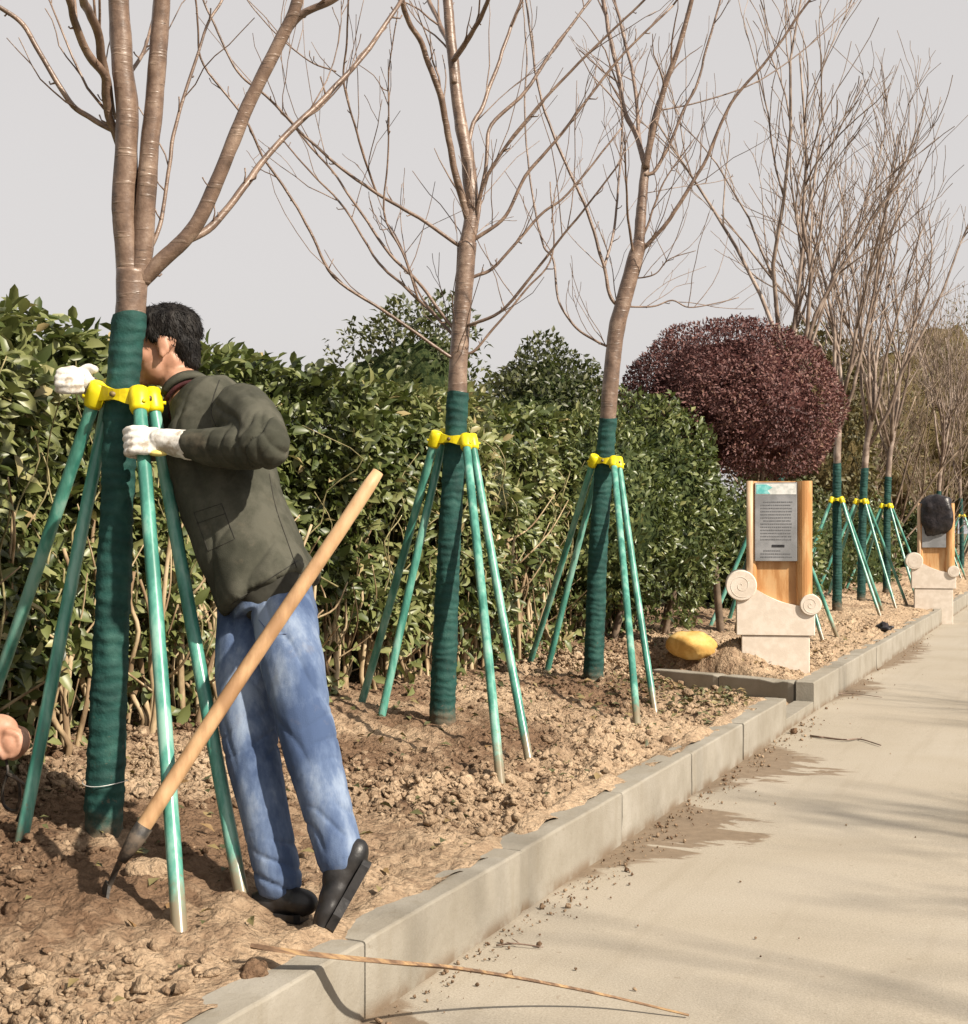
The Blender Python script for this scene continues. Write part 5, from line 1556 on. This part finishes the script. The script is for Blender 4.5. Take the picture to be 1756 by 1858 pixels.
rings_body(m2, [(W(345, 722, 3.89), 0.064, 0.076), (W(352, 730, 3.885), 0.080, 0.10), (W(374, 742, 3.875), 0.112, 0.150), (W(394, 768, 3.865), 0.135, 0.172), (W(402, 830, 3.845), 0.146, 0.166), (W(412, 885, 3.81), 0.143, 0.162),
                (W(432, 945, 3.76), 0.137, 0.165), (W(460, 1010, 3.71), 0.135, 0.172), (W(480, 1052, 3.69), 0.130, 0.178), (W(494, 1080, 3.68), 0.126, 0.182)], 36)
limb(m2, [shL, W(466, 775, 3.575), elL], [0.088, 0.074, 0.060])
limb(m2, [elL, W(420, 812, 3.55), W(347, 808, 3.625)], [0.060, 0.057, 0.046])
limb(m2, [shR, elR, W(180, 722, 3.985)], [0.085, 0.065, 0.046])
jk = child('jacket', organic(m2, 'jacket', MAT['jacket'], 0.005, 5, jacket_folds), man)
# turned collar, pocket flap and hem edge as separate pieces
m2 = MB()
ang = np.linspace(-2.5, 2.5, 25); cc = W(340, 722, 3.905)
tn = neckb - at(-0.03, 0, -0.09); tn /= np.linalg.norm(tn); e1 = CR - tn * (CR @ tn); e1 /= np.linalg.norm(e1); e2 = np.cross(tn, e1)
for r_, dz, th in ((0.078, 0.0, 0.010),):
    rings = []
    for a in ang:
        o_ = e1 * math.cos(a) + e2 * math.sin(a); hgt = 0.040 - 0.006 * abs(a)
        b = cc + o_ * (r_ + 0.004) + tn * 0.012; t_ = cc + o_ * (r_ - 0.010) - tn * hgt
        rings.append(np.array([b + o_ * th, t_ + o_ * th * 0.6, t_ - o_ * th * 0.3, b - o_ * th]))
    m2.loft(rings)
child('collar', m2.mesh('collar', MAT['jacket']), man)
m2 = MB(); rings = []
for a in np.linspace(-2.7, 2.7, 25):
    o_ = e1 * math.cos(a) + e2 * math.sin(a); b = cc + o_ * 0.070 + tn * 0.02; t_ = cc + o_ * 0.061 - tn * 0.018
    rings.append(np.array([b + o_ * 0.006, t_ + o_ * 0.005, t_ - o_ * 0.004, b - o_ * 0.006]))
m2.loft(rings)
child('pullover_neck', m2.mesh('pullover_neck', MAT['maroon']), man)
# undershirt showing under the hem
m2 = MB(); rings_body(m2, [(W(485, 1050, 3.68), 0.112, 0.165), (W(510, 1076, 3.675), 0.104, 0.166), (W(522, 1088, 3.675), 0.092, 0.162)], 28)
child('shirt_hem', organic(m2, 'shirt_hem', MAT['shirt'], 0.006, 2), man)
# jeans
def jean_folds(co):
    lat = co @ CR; z = co[:, 2]
    a = 0.003 * fbm(co * np.array([8, 8, 5]), 3, 71)
    for an, kn in ((anL, knL), (anR, knR)):
        dd = np.linalg.norm((co - an) * np.array([1, 1, 0.75]), axis=1)
        a -= 0.008 * smooth(-0.3, 0.3, fbm(co * 9, 2, 43)) * ridge(z * 62 + lat * 22 + 2.4 * fbm(co * 7, 2, 15), 2.5) * np.exp(-(dd / 0.12) ** 2)
        dk = np.linalg.norm(co - kn, axis=1)
        a -= 0.0055 * smooth(-0.2, 0.4, fbm(co * 6, 2, 47)) * ridge(z * 42 - lat * 34 + 2.4 * fbm(co * 6, 2, 19), 3.0) * np.exp(-(dk / 0.12) ** 2)
    a -= 0.006 * ridge(lat * 30 + z * 14 + 2.2 * fbm(co * 3.5, 2, 23), 4.0) * smooth(0.5, 0.7, z)
    a -= 0.006 * smooth(-0.1, 0.4, fbm(co * 5, 2, 53)) * ridge(z * 26 + lat * 30 + 2.6 * fbm(co * 4, 2, 29), 4.0) * smooth(0.78, 0.92, z)
    return a
m2 = MB()
rings_body(m2, [(W(480, 1020, 3.69), 0.092, 0.135), (W(494, 1075, 3.68), 0.104, 0.150), (W(502, 1120, 3.66), 0.106, 0.155)], 28)
limb(m2, [W(514, 1110, 3.575), W(530, 1200, 3.49), W(560, 1345, 3.40), W(588, 1450, 3.35), W(618, 1558, 3.315)], [0.086, 0.083, 0.070, 0.062, 0.058], 18)
limb(m2, [W(456, 1105, 3.71), W(446, 1220, 3.60), W(456, 1360, 3.50), W(484, 1490, 3.44), W(507, 1600, 3.405)], [0.090, 0.084, 0.070, 0.062, 0.058], 18)
jn = child('jeans', organic(m2, 'jeans', MAT['jeans'], 0.005, 5, jean_folds), man)
# stitched seams, pocket, cuff and front edge laid on the cloth
from mathutils.bvhtree import BVHTree
def onto(obj):
    me = obj.data
    bv = BVHTree.FromPolygons([v.co[:] for v in me.vertices], [tuple(p.vertices) for p in me.polygons])
    o0 = Vector((0, 0, HC))
    def f(px, py, lift=0.001):
        d = Vector(W(px, py, 3.0)) - o0; d.normalize()
        h = bv.ray_cast(o0, d)
        return None if h[0] is None else np.array(h[0] + h[1] * lift)
    return f
def seam(obj, fn, name, pts, r, mat, per=8, lift=0.0006):
    C = catmull([np.array([a, b, 0.0]) for a, b in pts], per)
    P = [fn(a, b, lift) for a, b, _ in C]; P = [p for p in P if p is not None]
    keep = [P[0]]
    for p in P[1:]:
        if np.linalg.norm(p - keep[-1]) < 0.06: keep.append(p)
    if len(keep) < 3: return
    m_ = MB(); m_.tube(np.array(keep), r, 5)
    child(name, m_.mesh(name, mat), obj)
MAT['seam'] = simple('dark_seam', [(0.2, (0.018, 0.017, 0.013)), (0.8, (0.035, 0.033, 0.026))], 30, 0.9)
MAT['jean_seam'] = simple('jean_seam', [(0.2, (0.09, 0.125, 0.23)), (0.8, (0.16, 0.21, 0.33))], 30, 0.9)
fj, fn_ = onto(jk), onto(jn)
seam(jk, fj, 'seam', [(398, 690), (388, 720), (384, 750), (392, 772)], 0.0016, MAT['seam'])
for a_, b_ in (((352, 930), (402, 914)), ((402, 914), (426, 978)), ((426, 978), (378, 1000)), ((378, 1000), (352, 930)), ((357, 950), (408, 932))):
    seam(jk, fj, 'pocket_seam', [a_, ((a_[0] + b_[0]) / 2, (a_[1] + b_[1]) / 2), b_], 0.0009, MAT['seam'])
seam(jk, fj, 'seam', [(488, 860), (500, 920), (522, 985), (538, 1030)], 0.0014, MAT['seam'])
seam(jk, fj, 'hem_stitch', [(420, 1096), (455, 1072), (500, 1043), (540, 1018)], 0.0013, MAT['seam'])
seam(jk, fj, 'cuff', [(368, 776), (364, 800), (366, 838)], 0.0022, MAT['seam'])
seam(jn, fn_, 'pocket', [(470, 1125), (492, 1150), (520, 1150)], 0.0016, MAT['jean_seam'])
# shoes: sole, upper, raised heel on the near foot
def shoe(mb, heel, toe, n_up, s=1.0):
    d = toe - heel; L = np.linalg.norm(d); d = d / L; n_up = n_up - d * (n_up @ d); n_up /= np.linalg.norm(n_up); sd = np.cross(n_up, d)
    R = np.stack([d, sd, n_up], 1)
    for (t, hw, hh, ce) in ((0.08, 0.034, 0.036, 0.030), (0.30, 0.033, 0.042, 0.036), (0.52, 0.038, 0.034, 0.026), (0.74, 0.044, 0.027, 0.020), (0.92, 0.038, 0.020, 0.014)):
        mb.ball(heel + d * (L * t) + n_up * ce * s, (0.055 * s, hw * s, hh * s), sub=3, R=R)
    # sole
    m_ = MB(); rr = []
    for t, hw in ((0.0, 0.022), (0.06, 0.034), (0.3, 0.036), (0.5, 0.037), (0.72, 0.046), (0.9, 0.038), (1.0, 0.018)):
        c = heel + d * (L * t) - n_up * 0.004
        rr.append(np.array([c + sd * hw + n_up * 0.010, c - sd * hw + n_up * 0.010, c - sd * hw - n_up * 0.012, c + sd * hw - n_up * 0.012]))
    m_.loft(rr)
    return m_
for hl, tt, nu in ((W(664, 1560, 3.30), W(588, 1694, 3.265), -CR * 0.9 + UP * 0.45), (W(552, 1660, 3.37), W(430, 1652, 3.44), UP)):
    m2 = MB(); so = shoe(m2, hl, tt, nu)
    sh = child('shoe', organic(m2, 'shoe', MAT['shoe'], 0.0045, 10), man)
    child('sole', so.mesh('sole', MAT['shoe'], shade=False), sh)
# gloves
st_t, st_f = W(252, 722, d1 - 0.075), on_soil(325, 1685, 0.2)[0]
su = (st_f - st_t) / np.linalg.norm(st_f - st_t)
gp = st_t + su * 0.138
m2 = MB()
pc = gp + CR * 0.034 - CF * 0.030
PR = np.stack([CR, CF, -su], 1)
m2.ball(pc, (0.050, 0.021, 0.043), sub=3, R=PR); m2.ball(pc + CR * 0.030, (0.040, 0.025, 0.036), sub=3, R=PR)
limb(m2, [pc + CR * 0.02, wrL + CR * 0.002], [0.033, 0.041])
for k, (o_, ln) in enumerate(((-0.033, 0.94), (-0.011, 1.0), (0.011, 0.97), (0.032, 0.85))):
    b = gp + su * o_
    finger(m2, [b + CR * 0.022 - CF * 0.040, b - CR * 0.010 - CF * 0.040, b - CR * 0.036 - CF * 0.018 + su * 0.004, b - CR * 0.036 + CF * 0.014 + su * 0.008, b - CR * 0.010 * ln + CF * 0.033 + su * 0.010], 0.0125, 0.0105)
finger(m2, [pc + CR * 0.005 - su * 0.020 + CF * 0.010, gp + CR * 0.032 + CF * 0.02 - su * 0.012, gp + CR * 0.020 + CF * 0.034 + su * 0.004, gp - CR * 0.002 + CF * 0.036 + su * 0.012], 0.014, 0.0115)
child('glove', organic(m2, 'glove', MAT['glove'], 0.0035, 2, lambda co: 0.0012 * fbm(co * 60, 3, 3)), man, label='white glove gripping the front stake')
m2 = MB(); m2.ball(pc + su * 0.036 + CR * 0.012 + CF * 0.004, (0.030, 0.020, 0.013), sub=3, R=PR)
child('glove_patch', m2.mesh('glove_patch', MAT['glove_yellow']), man)
m2 = MB()
sk = W(176, 712, d1 - 0.02)
pc = W(146, 690, d1 - 0.005)
m2.ball(pc, (0.040, 0.032, 0.036), sub=3, R=np.stack([CR, CF, UP], 1))
limb(m2, [pc + CF * 0.01, W(180, 722, 3.98)], [0.030, 0.042])
for k, (dy, dd) in enumerate(((-0.030, 0.0), (-0.012, -0.010), (0.006, -0.014), (0.022, -0.010))):
    a = pc + UP * (-dy * 0.9) - CR * 0.022 - CF * (0.018 - dd)
    finger(m2, [a + CR * 0.01, a - CR * 0.022 - UP * 0.004, a - CR * 0.022 - CF * 0.024 - UP * 0.012, a + CR * 0.012 - CF * 0.034 - UP * 0.015, a + CR * 0.038 - CF * 0.022 - UP * 0.012], 0.0125, 0.0105)
finger(m2, [pc + UP * 0.020 + CR * 0.0, pc + UP * 0.034 + CR * 0.022 - CF * 0.006, pc + UP * 0.028 + CR * 0.044 - CF * 0.012], 0.0135, 0.0115)
child('glove', organic(m2, 'glove', MAT['glove'], 0.0035, 2, lambda co: 0.0012 * fbm(co * 60, 3, 4)), man, label='white glove holding the yellow collar from the left')

# --- second worker squatting beyond the left edge; only the bare hand reaches into the picture ---
g2 = lambda lat, d, z: CR * lat + CF * d + UP * z
c0 = (-1.93, 3.25)
p2 = empty('person', tuple(g2(c0[0], c0[1], 0.25)), 'person squatting at the left edge, only a bare hand in view', 'person')
hand = W(8, 1330, 3.86)
hd2 = g2(-1.80, 3.40, 1.06)
f2 = CR * 0.75 + CF * 0.60 - UP * 0.35; f2 /= np.linalg.norm(f2); u2 = UP - f2 * (UP @ f2); u2 /= np.linalg.norm(u2); l2 = np.cross(u2, f2)
mb = MB(); at2, HR2 = head_shapes(mb, hd2, f2, u2, l2)
nb = g2(-1.86, 3.34, 0.90); pv = g2(-2.02, 3.12, 0.46)
limb(mb, [at2(-0.025, 0, -0.04), nb], [0.054, 0.058])
limb(mb, [nb, (nb + pv) / 2 - CR * 0.03, pv], [0.11, 0.125, 0.125])
wr2 = hand - CR * 0.085 - CF * 0.02 + UP * 0.045
s2 = nb + CF * 0.14 - UP * 0.05; e2_ = g2(-1.68, 3.66, 0.66)
limb(mb, [s2, e2_, wr2], [0.050, 0.040, 0.028])
s3 = nb - CF * 0.15 + CR * 0.05 - UP * 0.05; e3 = g2(-1.62, 3.10, 0.62); w3 = g2(-1.50, 3.32, 0.60)
limb(mb, [s3, e3, w3], [0.050, 0.040, 0.028]); 
k1 = g2(-1.68, 3.42, 0.66); a1 = g2(-1.86, 3.40, 0.30); k2 = g2(-1.72, 3.05, 0.66); a2 = g2(-1.90, 3.02, 0.30)
limb(mb, [pv, k1, a1], [0.085, 0.06, 0.04]); limb(mb, [pv, k2, a2], [0.085, 0.06, 0.04])
# the hand: back of the hand up, fingers bent down round a wire
HRm = np.stack([CR, CF, UP], 1)
limb(mb, [wr2, hand + UP * 0.012 - CR * 0.02], [0.029, 0.036]); mb.ball(hand + UP * 0.008 - CR * 0.012, (0.052, 0.040, 0.046), sub=3, R=HRm); mb.ball(hand - UP * 0.026 + CR * 0.024 - CF * 0.012, (0.034, 0.040, 0.040), sub=3, R=HRm)
for k, (dd, ln) in enumerate(((-0.032, 0.90), (-0.011, 1.0), (0.010, 0.96), (0.030, 0.80))):
    a = hand + CF * dd + CR * 0.018 + UP * 0.012
    finger(mb, [a - UP * 0.004, a + CR * 0.034 * ln - UP * 0.014, a + CR * 0.040 * ln - UP * 0.052 * ln, a + CR * 0.010 - UP * 0.078 * ln, a - CR * 0.014 - UP * 0.062 * ln], 0.0130, 0.0108)
finger(mb, [hand - CF * 0.032 - CR * 0.020 - UP * 0.01, hand - CF * 0.042 - CR * 0.002 - UP * 0.040, hand - CF * 0.034 + CR * 0.010 - UP * 0.062], 0.0135, 0.0110)
child('body', organic(mb, 'body', MAT['skin'], 0.0045, 2), p2)
m2 = MB()
for p, r in (((-0.022, 0, 0.052), (0.100, 0.083, 0.080)), ((0.020, 0, 0.078), (0.074, 0.072, 0.048)), ((-0.065, 0, 0.0), (0.050, 0.069, 0.072))): m2.ball(at2(*p), r, sub=3, R=HR2)
child('hair', organic(m2, 'hair', MAT['hair'], 0.006, 2), p2)
for s in (-1, 1):
    m2 = MB(); m2.ball(at2(0.083, 0.033 * s, 0.008), (0.010, 0.013, 0.006), sub=2, R=HR2); child('eye', m2.mesh('eye', MAT['eye']), p2)
m2 = MB(); limb(m2, [nb - UP * 0.03, (nb + pv) / 2 - CR * 0.03, pv], [0.13, 0.155, 0.15]); limb(m2, [s2, e2_, e2_ * 0.25 + wr2 * 0.75], [0.075, 0.06, 0.045]); limb(m2, [s3, e3, e3 * 0.3 + w3 * 0.7], [0.075, 0.06, 0.045])
child('jacket', organic(m2, 'jacket', MAT['navy'], 0.008, 4, lambda co: 0.006 * fbm(co * 12, 3, 3)), p2)
m2 = MB(); limb(m2, [pv, k1, a1], [0.115, 0.085, 0.06]); limb(m2, [pv, k2, a2], [0.115, 0.085, 0.06])
child('trousers', organic(m2, 'trousers', MAT['navy'], 0.008, 4, lambda co: 0.005 * fbm(co * 12, 3, 4)), p2)
for an in (a1, a2):
    m2 = MB(); so = shoe(m2, an - CR * 0.06 - UP * 0.035, an + CR * 0.19 - UP * 0.035, UP)
    child('shoe', organic(m2, 'shoe', MAT['shoe'], 0.006, 3), p2)
# black wire the hand is twisting
m2 = MB(); t = np.linspace(0, 1, 30)
wc = W(18, 1432, 3.86)
m2.tube(catmull([hand - UP * 0.055, W(14, 1400, 3.84), W(5, 1430, 3.85), W(8, 1462, 3.86), W(30, 1470, 3.86), W(36, 1440, 3.84), W(30, 1412, 3.83), W(12, 1404, 3.84), W(40, 1420, 3.82), W(52, 1440, 3.82), W(30, 1490, 3.82)], 6), 0.0045, 6)
add('wire', m2.mesh('wire', MAT['iron']), label='looped black wire under the bare hand at the left edge', category='wire')
if 'at' in proto: 
    for o in bpy.data.objects:
        if 'at' in o.keys(): del o['at']
